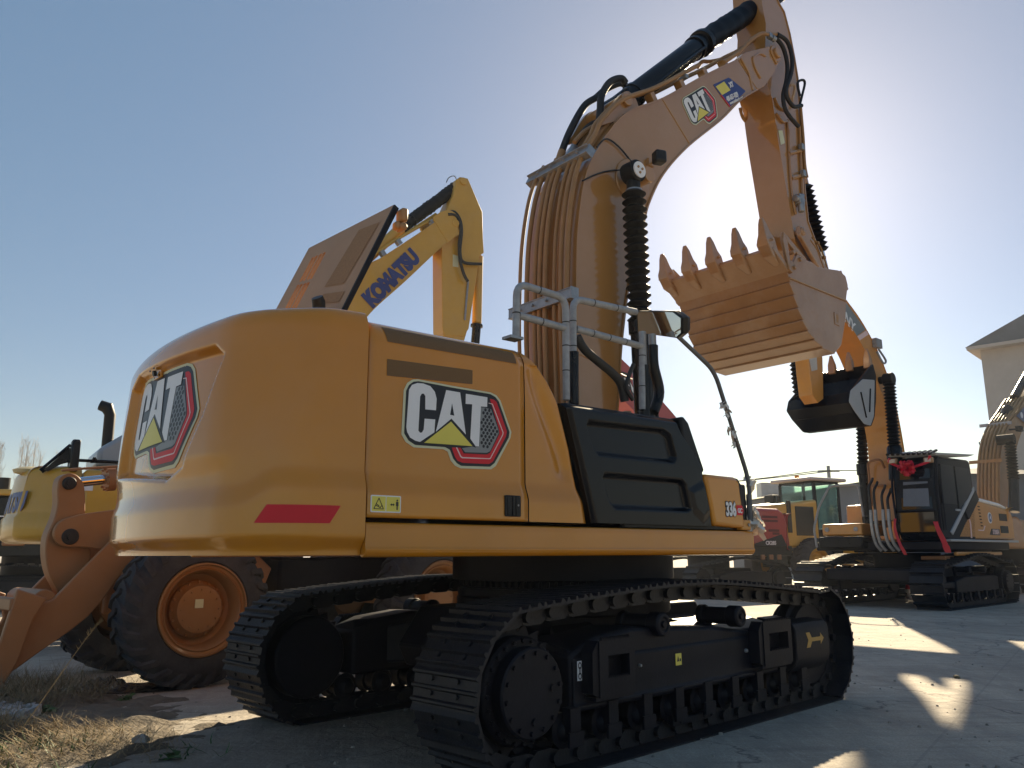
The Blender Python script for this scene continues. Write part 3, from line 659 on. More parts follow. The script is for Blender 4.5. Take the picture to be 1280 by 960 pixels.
# ---------------------------------------------------------------- boom
BY = .35
b_out = [(-0.077,2.616),(-0.083,3.15),(-0.093,3.54),(-0.077,4.105),(-0.044,4.509),(0.033,4.919),(0.132,5.2),(0.278,5.442),(0.414,5.642),(0.606,5.875),(0.841,6.083),(1.337,6.399),(2.138,7.005),(2.865,7.522)]
b_in = [(3.253,7.255),(2.859,6.958),(2.408,6.52),(1.726,5.934),(1.277,5.458),(1.03,5.066),(0.927,4.809),(0.81,4.484),(0.696,4.152),(0.625,3.923),(0.566,3.659),(0.504,3.319),(0.466,2.99),(0.419,2.667)]
bout = smooth2(b_out, 5); bin_ = smooth2(b_in, 5)
side = bout + bin_
g = B(); fl = .03
g.prism(side, 1, -BY, -BY + .02); g.prism(side, 1, BY - .02, BY)
n_ = len(bout)
def strip(g, line, y0, y1, off, th=.018):
    m_ = len(line); v = []; f = []
    for i, p in enumerate(line):
        a = Vector(line[max(i - 1, 0)]); c = Vector(line[min(i + 1, m_ - 1)]); d = (c - a).normalized(); n = Vector((-d.y, d.x)); p = Vector(p)
        for q in (off, off - th):
            e = p + n * q; v += [(e.x, y0, e.y), (e.x, y1, e.y)]
    for i in range(m_ - 1):
        k = i * 4; f += [(k, k + 1, k + 5, k + 4), (k + 2, k + 6, k + 7, k + 3), (k, k + 4, k + 6, k + 2), (k + 1, k + 3, k + 7, k + 5)]
    f += [(0, 2, 3, 1), (m_ * 4 - 4, m_ * 4 - 3, m_ * 4 - 1, m_ * 4 - 2)]
    g.add(v, f)
strip(g, bout, -BY - .018, BY + .018, .012, .02); strip(g, bin_, -BY - .018, BY + .018, .012, .02)
boom = g.build('boom', 'boom', EX, ang=30)
# weld seams and pin boss
g = B()
for a, b_ in (([(1.334,-0.352,6.392),(1.786,-0.352,5.993)]), ([(-0.287,-0.352,3.257),(0.757,-0.352,3.043)])): g.tube([a, b_], .007, 6)
g.build('weld_seam', 'boom', boom)
BP = [(0.773,-0.35,5.211)][0]
g = B(); g.lathe(BP, (BP[0], -.40, BP[2]), [(0, .26), (.02, .25), (.025, .2)], 40); g.cyl(BP, (BP[0], -.60, BP[2]), .085, 30); g.build('pin_boss', 'boom', boom, bev=.006)
g = B(); g.cyl((BP[0], .35, BP[2]), (BP[0], .66, BP[2]), .085, 24); g.build('pin_boss', 'boom', boom, bev=.006)
# boom head: fork cheeks holding the arm
g = B(); hd_ = [(2.879,7.55),(3.05,7.713),(3.528,7.987),(3.791,8.148),(3.923,8.131),(3.88,7.942),(3.696,7.674),(3.46,7.391),(3.284,7.265)]
hd_ = roundpoly(hd_, .06, 4)
for a, b_ in ((-.345, -.27), (.27, .345)): g.prism(hd_, 1, a, b_)
hp = [(3.772,-0.33,7.994)][0]
g.cyl((hp[0], -.40, hp[2]), (hp[0], .40, hp[2]), .075, 24, ch=.01)
g.cyl((hp[0], -.36, hp[2]), (hp[0], -.345, hp[2]), .12, 30)
for L_ in ([(3.21,-0.352,7.7),(3.249,-0.352,7.564),(3.362,-0.352,7.459)], [(3.645,-0.352,8.001),(3.726,-0.352,7.891),(3.776,-0.352,7.839)], [(2.936,-0.352,7.573),(3.092,-0.352,7.42),(3.157,-0.352,7.206)], [(3.21,-0.352,7.7),(3.386,-0.352,7.832),(3.516,-0.352,7.851)]): g.tube(L_, .016, 8, sm=4)
g.build('boom_head', 'boom', boom, bev=.01)
# emblem and dealer sticker on the boom
ed = [(1.746,6.62),(2.394,7.096)][0]
def bme(cx, cz, sc, ang):
    def fn(u, v, off):
        X = u * .43; Y = v * .34 + u * .04; c, s = cos(ang), sin(ang)
        return Vector((cx + sc * (X * c - Y * s), -.352 - off, cz + sc * (X * s + Y * c)))
    return fn
bc = [(2.053,6.559)][0]; bt = [(1.737,6.503),(2.289,6.978)]
ba = atan2(bt[1][1] - bt[0][1], bt[1][0] - bt[0][0])
emblem(boom, bme(bc[0], bc[1], .80, ba - .02))
sq = [(2.302,6.951),(2.645,7.185),(2.993,7.131),(2.622,6.77)]
g = B(); g.prism(roundpoly(sq, .03), 1, -.3555, -.3515); st_ = g.build('dealer_sticker', 'navy', boom, smooth=False)
s0 = Vector(sq[0]); ux = (Vector(sq[1]) - s0); uy = (Vector(sq[3]) - s0)
def SQ(a, b_): p = s0 + ux * a + uy * b_; return (p.x, p.y)
g = B(); g.prism([SQ(.06, .10), SQ(.62, .06), SQ(.62, .45), SQ(.06, .48)], 1, -.3575, -.3555); g.build('sticker_panel', 'decyel', st_, smooth=False)
g = B(); g.prism([SQ(-.01, .45), SQ(.03, .45), SQ(.05, .99), SQ(-.01, 1.0)], 1, -.3575, -.3545); g.build('sticker_stripe', 'decred', st_, smooth=False)
sa = atan2(ux.y, ux.x); pT = SQ(.08, .78); text('sticker_number', '400-657-1029', .085, 'white', st_, sideT(pT[0], pT[1], -.3575, sa), bold=.003, sx=.62)
pT = SQ(.70, .36); text('sticker_letters', 'XY', .09, 'white', st_, sideT(pT[0], pT[1], -.3575, sa), bold=.004, sx=.8)
pT = SQ(.10, .93); text('sticker_line', 'www.maidiaoche.com', .055, 'white', st_, sideT(pT[0], pT[1], -.3575, sa), bold=.001, sx=.72)
# work lamp
lp = [(0.932,-0.6,5.447)][0]; la = [(1.058,-0.36,5.518)][0]
g = B(); g.tube([la, (la[0] + .02, -.42, la[2]), (lp[0], -.6, lp[2] - .06)], .014, 8); g.box((la[0], -.37, la[2]), (.09, .04, .08)); g.build('lamp_bracket', 'boom', boom)
g = B(); g.box(lp, (.13, .12, .14), rz=-.35); wlm = g.build('work_lamp', 'plastic', boom, bev=.025, seg=3)

# lift cylinders: rod in a folded gaiter, barrel below
for ys in (-.56, .56):
    p1 = [(0.553,-0.56,5.172),(0.577,-0.56,3.573),(0.597,-0.56,2.657)]
    a, m1, e = [Vector((p[0], ys, p[2])) for p in p1]
    g = B(); g.cyl((a.x, ys - .085, a.z), (a.x, ys + .085, a.z), .115, 32, ch=.012); d = (m1 - a).normalized(); g.cyl(a + d * .05, a + d * .30, .07, 20)
    eye = g.build('lift_cylinder', 'bellow', EX, bev=.004)
    g = B(); s1 = -.088 if ys < 0 else .088; g.cyl((a.x, ys + s1 * .9, a.z), (a.x, ys + s1 * 1.12, a.z), .085, 30)
    g.build('pin_plate', 'white', eye)
    g = B()
    for k in range(3):
        q = 2 * pi * k / 3 + .4; g.cyl((a.x + .035 * cos(q), ys + s1 * 1.1, a.z + .035 * sin(q)), (a.x + .035 * cos(q), ys + s1 * 1.25, a.z + .035 * sin(q)), .013, 6)
    g.build('pin_bolt', 'hose', eye)
    g = B(); g.bellows(a + d * .20, m1, .078, .125, 17, 24); g.build('bellows', 'bellow', eye, ang=60)
    g = B(); g.cyl(a + d * .19, a + d * .215, .085, 24); g.build('gaiter_clamp', 'steel', eye)
    d2 = (e - m1).normalized(); g = B(); g.lathe(m1 - d2 * .02, e + d2 * .4, [(0, .09), (.0, .115), (.12, .115), (.13, .098), ((e - m1).length + .4, .098)], 28)
    g.tube([m1 + d2 * .15 + Vector((.10, -.06, 0)), m1 + d2 * .3 + Vector((.12, -.05, 0)), e + d2 * .3 + Vector((.12, -.05, 0))], .018, 8)
    g.build('barrel', 'black', eye)

# stick cylinder along the back of the boom
cA = [(0.916,0,6.259),(2.664,0,7.885),(4.199,0,9.186),(5.224,0,10.091)]
a, c1, c2, c3 = [Vector(p) for p in cA]
d = (c1 - a).normalized()
g = B(); g.lathe(a - d * .05, c1, [(0, .0), (.0, .10), (.10, .135), ((c1 - a).length - .12 + .05, .135), ((c1 - a).length - .11 + .05, .175), ((c1 - a).length - .02 + .05, .175), ((c1 - a).length + .05, .15)], 30)
g.lathe(a + d * .42, a + d * .50, [(0, .138), (0, .15), (.07, .15), (.07, .138)], 30)
g.lathe(a + d * ((c1 - a).length - .3), c1, [(0, .138), (0, .155), (.05, .155), (.05, .138)], 30)
g.cyl((a.x, -.16, a.z), (a.x, .16, a.z), .14, 26, ch=.01)
g.tube([c1 - d * .25 + Vector((0, -.15, -.06)), a + d * .75 + Vector((0, -.17, -.05)), a + d * .55 + Vector((0, -.14, -.02))], .02, 8)
scy = g.build('arm_cylinder', 'black', EX, bev=.004)
d = (c2 - c1).normalized(); L_ = (c3 - c1).length
g = B(); prof = []; random.seed(4)
for k in range(46):
    t = k / 45; prof.append((L_ * t, (.150 if k % 2 else .132) + .012 * sin(k * 1.7) * .6))
g.lathe(c1 - d * .03, c3, prof, 26); g.build('bellows', 'bellow', scy, ang=60)
# bracket ears for that cylinder on the boom
g = B(); ear = [(0.359,5.744),(0.485,5.899),(0.616,6.117),(0.723,6.262),(0.814,6.326),(0.904,6.312),(0.966,6.248),(0.999,6.144),(0.631,5.896)]
for y in (-.30, .24): g.prism(roundpoly(ear, .05), 1, y, y + .06)
q = [(0.776,-0.31,6.191)][0]; g.cyl((q[0], -.34, q[2]), (q[0], .34, q[2]), .075, 24, ch=.008); g.build('cylinder_bracket', 'boom', boom, bev=.01)

# pipe run climbing the back of the boom, two galvanised clamp bars
def offs(line, d):
    o = []
    for i, p in enumerate(line):
        a = Vector(line[max(i - 1, 0)]); c = Vector(line[min(i + 1, len(line) - 1)]); t = (c - a).normalized(); n = Vector((-t.y, t.x)); o.append(Vector(p) + n * d)
    return o
bo = offs(bout, .105)
K = len(bo)
def zidx(z): return min(range(K), key=lambda i: abs(bo[i].y - z) + (100 if i > K * .8 and z < 6 else 0))
pr = B(); i_top = zidx(5.35)
ys_ = [.33, .24, .15, .06, -.04, -.14, -.25, -.33]
for k, y in enumerate(ys_):
    r_ = .025 if k not in (0, 5) else .020
    end = i_top + 3 if k in (1, 2, 3, 4, 5) else (K - 6 if k >= 6 else i_top + 3)
    st0 = 0 if k > 2 else 2
    pts = [Vector((bo[i].x - (.03 if k == 0 else 0), y + (.02 * sin(k * 2.1)), bo[i].y)) for i in range(st0, end, 2)]
    if k >= 6: pts = [Vector((bo[i].x, y, bo[i].y + (.05 if i > i_top + 6 else 0))) for i in range(0, K - 4, 2)] 
    if k == 3: pts[-1] += Vector((0, .04, .02))
    p = B(); p.tube(pts, r_, 10, sm=2); p.build('hydraulic_pipe', 'hose', boom)
for zc_ in (3.80, 5.31):
    i = zidx(zc_); c = bo[i]; t = (bo[i + 1] - bo[i - 1]).normalized(); n = Vector((-t.y, t.x))
    R_ = Matrix.Rotation(atan2(t.x, t.y), 3, 'Y')
    g = B(); g.box((c.x + n.x * .035, .03, c.y + n.y * .035), (.018, .92, .10), R=R_); g.box((c.x + n.x * .015, .03, c.y + n.y * .015 - .05), (.07, .92, .012), R=R_); g.box((c.x + n.x * .015, .03, c.y + n.y * .015 + .05), (.07, .92, .012), R=R_)
    g.box((c.x, -.44, c.y), (.10, .02, .12), R=R_); g.build('clamp_bar', 'steel', boom, bev=.003, seg=1)
    g = B()
    for y in (-.3, -.1, .1, .3): g.cyl((c.x + n.x * .03, y, c.y + n.y * .03), (c.x + n.x * .07, y, c.y + n.y * .07), .014, 6)
    g.build('clamp_bolt', 'steel', boom)
# thick hoses from the pipe ends up to the cylinder
for k, L_ in enumerate(([(0.298,0.25,5.591),(0.45,0.25,5.939),(0.685,0.25,6.338),(0.884,0.25,6.523),(1.048,0.25,6.689),(1.301,0.25,6.871),(1.413,0.25,6.873)], [(0.519,-0.05,5.768),(0.599,-0.05,5.957),(0.63,-0.05,6.112),(0.662,-0.05,6.318),(0.798,-0.05,6.538),(0.986,-0.05,6.663),(1.064,-0.05,6.633)], [(0.336,0.1,5.6),(0.424,0.1,5.77),(0.589,0.1,5.99),(0.783,0.1,6.137),(0.944,0.1,6.295),(1.002,0.1,6.437)])):
    g = B(); g.tube(L_, .040 if k < 2 else .028, 12, sm=6); g.build('hydraulic_hose', 'rubber', boom)
    g = B(); a = Vector(L_[0]); b_ = Vector(L_[1]); d = (b_ - a).normalized(); g.lathe(a - d * .12, b_, [(0, .035), (.02, .052), (.06, .052), (.07, .04), (.2, .045)], 12); g.build('hose_fitting', 'steel' if k else 'hose', boom)
g = B()
for L_ in ([(0.277,0,5.651),(0.425,0,5.823),(0.6,0,5.96)], [(0.394,0.2,5.565),(0.521,0.2,5.797),(0.548,0.2,5.903)], [(0.226,-0.25,5.421),(0.386,-0.25,5.656),(0.564,-0.25,5.885)]): g.tube(L_, .026, 8, sm=4)
g.build('short_pipe', 'hose', boom)
# pipe brackets along the top edge of the boom
for q in [(1.217,-0.3,6.392),(1.747,-0.3,6.759),(2.21,-0.3,7.091),(2.637,-0.3,7.397)]: g = B(); g.box((q[0], -.29, q[2] - .02), (.08, .10, .14), R=Matrix.Rotation(-.6, 3, 'Y')); g.build('pipe_bracket', 'boom', boom, bev=.006)
g = B()
for L_ in ([(1.388,-0.05,6.574),(2.06,-0.05,7.068),(2.561,-0.05,7.425),(3.012,-0.05,7.772),(3.393,-0.05,8.052),(3.801,-0.05,8.4),(4.157,-0.05,8.619)], [(2.634,0.1,7.552),(2.743,0.1,7.679),(2.901,0.1,7.744),(3.23,0.1,7.928),(3.483,0.1,8.12)], [(2.523,-0.38,7.332),(2.886,-0.38,7.641),(3.178,-0.38,7.94),(3.414,-0.38,8.126),(3.568,-0.38,8.182),(3.807,-0.38,8.287)]): g.tube(L_, .026, 8, sm=4)
g.build('top_pipe', 'hose', boom)
g = B(); q = [(3.605,-0.38,8.173)][0]; g.box(q, (.07, .06, .07)); g.cyl((q[0] + .05, q[1], q[2]), (q[0] + .12, q[1], q[2]), .04, 8); q = [(1.775,-0.33,6.849)][0]; g.box(q, (.05, .1, .05)); g.build('pipe_clip', 'steel', boom, bev=.004)
# thin cables
g = B()
for L_ in ([(0.016,-0.37,4.992),(0.246,-0.37,5.141),(0.449,-0.37,5.239),(0.607,-0.37,5.289)], [(0.234,-0.37,5.428),(0.355,-0.37,5.559),(0.475,-0.37,5.572),(0.618,-0.37,5.519),(0.761,-0.37,5.428),(0.798,-0.37,5.413)]): g.tube(L_, .009, 6, sm=5)
g.build('cable', 'rubber', boom)

# ---------------------------------------------------------------- arm (dipper)
A_ = [(3.881,9.458),(3.974,9.247),(4.185,9.026),(4.296,8.948),(4.4,8.647),(4.474,8.282),(4.516,7.982),(4.523,7.583),(4.463,6.705),(4.457,6.226),(4.476,5.797),(4.768,5.299),(4.861,5.099),(4.637,4.97),(4.178,5.061),(4.095,5.434),(4.075,5.576),(3.958,6.287),(3.883,6.74),(3.844,7.045),(3.809,7.377),(3.689,7.629),(3.728,8.13),(3.791,8.515),(3.73,8.812),(3.742,9.261)]
g = B(); AW = .22
g.prism(A_, 1, -AW, -AW + .02); g.prism(A_, 1, AW - .02, AW)
A_edge = [(3.742,9.261),(3.73,8.812),(3.791,8.515),(3.728,8.13),(3.689,7.629),(3.809,7.377),(3.844,7.045),(3.883,6.74),(3.958,6.287),(4.075,5.576),(4.095,5.434),(4.178,5.061)]
A_back = [(4.861,5.099),(4.768,5.299),(4.476,5.797),(4.457,6.226),(4.463,6.705),(4.523,7.583),(4.516,7.982),(4.474,8.282),(4.4,8.647),(4.296,8.948),(4.185,9.026),(3.974,9.247)]
strip(g, A_edge, -AW - .012, AW + .012, .010, .02); strip(g, A_back, -AW - .012, AW + .012, .010, .02)
arm = g.build('arm', 'boom', EX, ang=30)
g = B()
rail = [(4.147,-0.235,7.194),(4.107,-0.235,6.585),(4.104,-0.235,6.117),(4.159,-0.235,5.81)]; g.tube([(p[0], -.232, p[2]) for p in rail], .020, 8, sm=4)
rail2 = [(4.426,-0.235,7.196),(4.395,-0.235,6.677),(4.368,-0.235,6.194),(4.331,-0.235,5.927)]; g.tube(rail2, .022, 8, sm=4)
for L_ in ([(3.848,-0.235,7.42),(3.95,-0.235,7.314),(4.146,-0.235,7.339)], [(3.857,-0.235,7.185),(4.002,-0.235,7.118),(4.124,-0.235,7.161),(4.128,-0.235,7.043)]): g.tube(L_, .018, 8, sm=4)
for L_ in ([(4.1,-0.235,6.677),(4.437,-0.235,6.835)], [(4.111,-0.235,6.317),(4.427,-0.235,6.472)]): g.tube(L_, .03, 8)
g.build('arm_pipe', 'boom', arm)
for q in [(4.382,-0.27,6.851),(4.366,-0.27,6.452)]: g = B(); g.box(q, (.07, .06, .09)); g.build('pipe_clip', 'steel', arm, bev=.006)
g = B(); q = [(4.191,-0.28,6.011)][0]; g.box(q, (.12, .10, .14)); g.cyl((q[0] - .1, q[1], q[2]), (q[0] + .08, q[1], q[2]), .05, 10); g.cyl((q[0], q[1] - .02, q[2] - .18), (q[0], q[1] - .02, q[2]), .045, 10); g.cyl((q[0] + .04, q[1], q[2]), (q[0] + .09, q[1], q[2] + .1), .035, 8); g.build('valve_block', 'steel', arm, bev=.01)
g = B(); q = [(3.902,6.956),(4.001,6.991),(4.037,6.813),(3.934,6.755)]; g.prism(q, 1, -.226, -.2235); g.build('arm_label', 'deckey', arm, smooth=False)
for L_ in ([(3.639,-0.36,8.212),(3.793,-0.36,8.23),(3.956,-0.36,8.154),(4.026,-0.36,7.938),(3.973,-0.36,7.673),(3.863,-0.36,7.415),(3.876,-0.36,7.218),(3.998,-0.36,7.121),(4.184,-0.36,7.056)], [(3.773,-0.4,8.261),(4.003,-0.4,8.251),(4.094,-0.4,8.044),(4.039,-0.4,7.777),(3.888,-0.4,7.501),(3.888,-0.4,7.358),(4.032,-0.4,7.282),(4.241,-0.4,7.371)], [(4.381,-0.3,7.493),(4.466,-0.3,7.674),(4.557,-0.3,7.884),(4.499,-0.3,7.911),(4.363,-0.3,7.807),(4.399,-0.3,7.623)], ):
    g = B(); g.tube(L_, .028 if L_[0][1] < -.33 else .018, 10, sm=6); g.build('flexible_hose', 'rubber', arm)
g = B(); g.tube([(4.482,-0.25,7.492),(4.484,-0.25,7.063),(4.465,-0.25,6.634),(4.498,-0.25,6.441)], .02, 8, sm=4); g.build('side_pipe', 'hose', arm); g = B(); g.tube([(3.71,0.22,7.422),(3.754,0.22,7.303),(3.86,0.22,7.243),(3.97,0.22,7.209)], .022, 8, sm=4); g.build('side_pipe', 'hose', arm)
# bucket cylinder on the back of the arm, gaiter and links
ck = [Vector(p) for p in [(4.624,0,7.217),(4.817,0,6.509),(5.124,0,5.578),(5.253,0,5.161)]]
g = B(); g.cyl(ck[0], ck[1], .08, 24, ch=.01); bc_ = g.build('bucket_cylinder', 'boom', EX)
g = B(); g.bellows(ck[1], ck[2], .085, .135, 13, 20); g.build('bellows', 'bellow', bc_, ang=60)
g = B(); g.cyl(ck[2], ck[3], .06, 16); g.build('piston_rod', 'chrome', bc_)
l0, l1 = [(4.131,-0.3,5.531),(4.654,-0.3,5.055)]
for y in (-.30, .30):
    g = B(); a = Vector((l0[0], y, l0[2])); b_ = Vector((l1[0], y, l1[2])); d = (b_ - a).normalized(); n = Vector((-d.z, 0, d.x))
    pl_ = [(a + n * .10 + d * 0), (b_ + n * .09), (b_ + d * .08), (b_ - n * .09), (a - n * .10), (a - d * .10)]
    g.prism([(p.x, p.z) for p in pl_], 1, y - .03, y + .03); g.cyl((a.x, y - .05, a.z), (a.x, y + .05, a.z), .06, 16); lk = g.build('tipping_link', 'bucket', EX, bev=.015)
g = B(); g.cyl((l0[0], -.36, l0[2]), (l0[0], .36, l0[2]), .035, 14); q = [(5.388,0,5.19)][0]; g.box((q[0] - .02, 0, q[2] - .05), (.30, .36, .14), R=Matrix.Rotation(1.0, 3, 'Y')); g.cyl([(3.381,-0.25,5.214)][0], [(4.173,0.25,5.565)][0], .09, 16); g.build('link_pin', 'bucket', EX, bev=.01)
g = B(); g.tube([(4.367,-0.32,5.506),(4.555,-0.32,5.426),(4.65,-0.32,5.254),(4.74,-0.32,5.046)], .012, 6, sm=4); g.tube([(4.304,-0.33,5.452),(4.447,-0.33,5.351),(4.543,-0.33,5.192),(4.638,-0.33,5.02)], .010, 6, sm=4)
for q in [(4.5,-0.32,5.459),(4.635,-0.32,5.285)]: g.box(q, (.04, .04, .04))
g.build('grease_line', 'hose', arm)

# ---------------------------------------------------------------- bucket
BL, BR = .80, -.80
sp = [(2.916,4.584),(2.939,4.501),(3.028,4.295),(3.147,4.055),(3.249,3.927),(3.406,3.817),(3.607,3.741),(3.824,3.735),(3.994,3.863),(4.146,4.207),(4.217,4.514),(4.286,4.687),(4.247,4.807),(4.098,4.848),(3.602,4.778),(3.481,4.812),(3.321,4.806),(3.17,4.721)]
spo = roundpoly(sp, .02, 3)
g = B(); g.prism(spo, 1, BR - .001, BR + .03); g.prism(spo, 1, BL - .03, BL + .001)
# wrapper plates: a stepped curve from the lip to the heel and round the back
wr = [(2.618,4.797),(2.916,4.584),(2.949,4.454),(3.014,4.311),(3.078,4.168),(3.162,4.038),(3.249,3.927),(3.375,3.841),(3.54,3.77),(3.823,3.73)]
v = []; bp_ = []
for i in range(len(wr) - 1):
    a, c = Vector(wr[i]), Vector(wr[i + 1]); d = (c - a).normalized(); n = Vector((d.y, -d.x))
    if n.x + (-n.y) < -9: n = -n
    bp_.append((a, c, n))
cen = Vector((3.75, 4.6))
for i, (a, c, n) in enumerate(bp_):
    if (a - cen).dot(n) < 0: n = -n
    o1 = .028 if i else .045; o2 = .004
    q = [a + n * o1, c + n * (o2 + .004), c - n * .03, a - n * .03] if i else [a + n * .03, c + n * .03, c - n * .03, a - n * .03]
    g.prism([tuple(t) for t in q], 1, BR + (.0 if i else -.02), BL - (.0 if i else -.02))
back = [(3.824,3.735),(3.994,3.863),(4.146,4.207),(4.217,4.514),(4.286,4.687),(4.247,4.807),(4.098,4.848)]
for a, c in zip(back, back[1:]):
    a = Vector(a); c = Vector(c); n = (a + c) / 2 - cen; n.normalize(); g.prism([tuple(a), tuple(c), tuple(c - n * .03), tuple(a - n * .03)], 1, BR + .002, BL - .002)
bk = g.build('bucket', 'bucket', EX, bev=.006, seg=1, ang=25)
g = B(); e1, e2 = [(2.922,-0.81,4.494),(4.191,-0.81,4.464)]; g.tube([e1, e2], .012, 6)
g.prism([(3.871,4.259),(4.005,4.274),(3.975,4.094),(3.865,4.105)], 1, -.812, -.80); g.build('wear_strip', 'bucket', bk, bev=.003)
g = B(); g.prism([(3.904,4.235),(3.961,4.235),(3.943,4.129),(3.897,4.131)], 1, -.8125, -.8105); g.build('plate_mark', 'hose', bk)
# side cutter
for y in (BR - .02, BL + .02):
    g = B(); sc = [(2.826,5.03),(3.286,4.792),(3.117,4.693),(3.006,4.618),(2.946,4.546),(2.884,4.581),(2.796,4.923)]
    ho = [(2.895,4.918),(3.082,4.814),(2.982,4.692),(2.917,4.706)]
    a = y - .02; b2 = y + .02
    for i in range(4):
        pass
    g.prism([sc[0], sc[1], ho[1], ho[0]], 1, a, b2); g.prism([sc[1], sc[2], sc[3], ho[2], ho[1]], 1, a, b2); g.prism([ho[3], ho[2], sc[3], sc[4], sc[5]], 1, a, b2); g.prism([sc[0], ho[0], ho[3], sc[5], sc[6]], 1, a, b2)
    for q in [(2.981,4.81),(3.125,4.755),(2.99,4.624)]: g.cyl((q[0], y - .045, q[1]), (q[0], y + .045, q[1]), .028, 8)
    g.build('side_cutter', 'bucket', bk, bev=.006)
lipA, lipB = Vector(wr[0]), Vector(wr[1]); ld = (lipA - lipB).normalized(); ln = Vector((-ld.y, ld.x))
tp = [(2.53,5.136)][0]
tdir = Vector((-.62, 2.0)).normalized()
tdir = (Vector(tp) - lipA).normalized()
for y in (-.74, -.37, 0, .37, .74):
    g = B()
    def sec(c, h, wd, nn): return [(c.x + nn.x * h, y - wd, c.y + nn.y * h), (c.x + nn.x * h, y + wd, c.y + nn.y * h), (c.x - nn.x * h, y + wd, c.y - nn.y * h), (c.x - nn.x * h, y - wd, c.y - nn.y * h)]
    tn = Vector((-tdir.y, tdir.x))
    Lt = (Vector(tp) - lipA).length
    g.rings([sec(lipB + (lipA - lipB) * .35 + Vector((0, 0)), .045, .035, ln), sec(lipA - ld * .05, .085, .07, ln), sec(lipA + tdir * .05, .085, .075, tn)])
    ad = g.build('tooth_adapter', 'bucket', bk, bev=.015)
    g = B(); g.rings([sec(lipA + tdir * .03, .085, .075, tn), sec(lipA + tdir * .10, .082, .070, tn), sec(lipA + tdir * Lt * .5, .058, .050, tn), sec(lipA + tdir * Lt * .85, .034, .036, tn), sec(lipA + tdir * Lt * 1.04, .012, .022, tn)])
    q = lipA + tdir * .09; g.cyl((q.x, y - .10, q.y), (q.x, y + .10, q.y), .02, 8)
    g.build('tooth', 'bucket', bk, bev=.009)

# ---------------------------------------------------------------- hand rails wrapped in film, mirror on its post
def rail(pts, r=.026, m='wrap'):
    g = B(); g.tube(pts, r, 12, sm=0); return g
def fillet(pts, r=.08, k=5):
    out = [Vector(pts[0])]
    for i in range(1, len(pts) - 1):
        a, b_, c = Vector(pts[i - 1]), Vector(pts[i]), Vector(pts[i + 1]); d1 = (a - b_); d2 = (c - b_); q = min(r, d1.length * .45, d2.length * .45); p = b_ + d1.normalized() * q; e = b_ + d2.normalized() * q
        for j in range(k + 1):
            t = j / k; out.append((1 - t) ** 2 * p + 2 * t * (1 - t) * b_ + t * t * e)
    out.append(Vector(pts[-1])); return out
RT = [[(-1.676,-1.36,2.879),(-1.666,-1.36,3.305),(-1.178,-1.36,3.286),(-1.188,-1.36,2.489)], [(-1.652,-1.36,3.063),(-1.192,-1.36,3.047)], [(-1.037,-1.28,2.519),(-1.024,-1.28,3.336),(-0.287,-1.28,3.363)], [(-0.996,-1.28,3.093),(-0.222,-1.28,3.073)], [(-0.252,-1.28,2.529),(-0.217,-1.28,3.179)]]
for k, L_ in enumerate(RT):
    g = B(); g.tube(fillet(L_, .10), .028, 12)
    o = g.build('handrail', 'wrap', EX)
    t_ = B()
    for a, b_ in zip(L_, L_[1:]):
        a, b_ = Vector(a), Vector(b_); n_ = max(2, int((b_ - a).length / .19))
        for j in range(1, n_): 
            p = a + (b_ - a) * (j + random.uniform(-.15, .15)) / n_; d = (b_ - a).normalized(); t_.cyl(p - d * .004, p + d * .004, .0300, 10)
    t_.build('wrap_seam', 'rubber', o)
g = B(); 
for L_ in ([(-1.038,-1.28,2.487),(-1.027,-1.28,2.9)],): g.cyl(L_[0], L_[1], .04, 14)
g.build('rail_post', 'black', EX); g = B()
g.cyl(*[(-0.214,-1.27,2.48),(-0.21,-1.27,2.911)], .045, 14); g.build('rail_post', 'black', EX)
g = B(); g.tube([(-0.101,-1.27,2.526),(-0.019,-1.27,2.707),(-0.077,-1.27,2.93),(-0.077,-1.27,3.106)], .045, 12, sm=5); g.build('rail_post', 'black', EX)
g = B(); g.tube([(-0.387,-1.3,2.591),(-0.459,-1.3,2.682),(-0.426,-1.3,2.787),(-0.362,-1.3,2.897)], .018, 8, sm=4); g.build('control_cable', 'rubber', EX)
g = B(); g.cyl(*[(-0.076,-1.27,2.944),(-0.082,-1.27,3.204)], .034, 12); g.build('post_sleeve', 'steel', EX); g = B(); g.cyl(*[(-0.21,-1.27,2.904),(-0.204,-1.27,3.205)], .032, 12); g.build('post_sleeve', 'steel', EX)
g = B(); g.tube([(-0.96,-1.25,3.046),(-0.883,-1.25,2.954),(-0.725,-1.25,2.873),(-0.571,-1.25,2.802),(-0.47,-1.25,2.722),(-0.429,-1.25,2.58)], .036, 12, sm=5); g.build('grab_tube', 'rubber', EX)
g = B(); g.cyl(*[(-0.951,-1.25,3.041),(-0.875,-1.25,2.949)], .028, 10); g.build('tube_end', 'steel', EX)
# rear-view mirror
mc = [(-0.242,-1.25,3.393),(0.358,-1.25,3.477),(0.364,-1.25,3.262),(0.23,-1.25,3.232),(-0.243,-1.25,3.188)]
Mp = [Vector(p) for p in [(0.092, -0.944, 3.521), (-0.139, -1.562, 3.332), (-0.17, -1.674, 3.245), (-0.124, -1.63, 3.127), (-0.079, -1.533, 3.114), (0.157, -0.887, 3.341)]]
dv = Vector((.10, -.045, .022)); cM = sum(Mp, Vector()) / 6
g = B(); g.rings([[tuple(p) for p in Mp], [tuple(p + dv * .5) for p in Mp], [tuple(cM + (p - cM) * .8 + dv) for p in Mp]]); mi = g.build('mirror', 'plastic', EX, bev=.012, seg=3)
g = B(); q = [cM + (p - cM) * .93 + Vector((-.896, .396, -.198)) * .004 for p in Mp]; g.add([tuple(p) for p in q], [tuple(range(6))]); g.build('mirror_glass', 'mirrorg', mi, smooth=False)
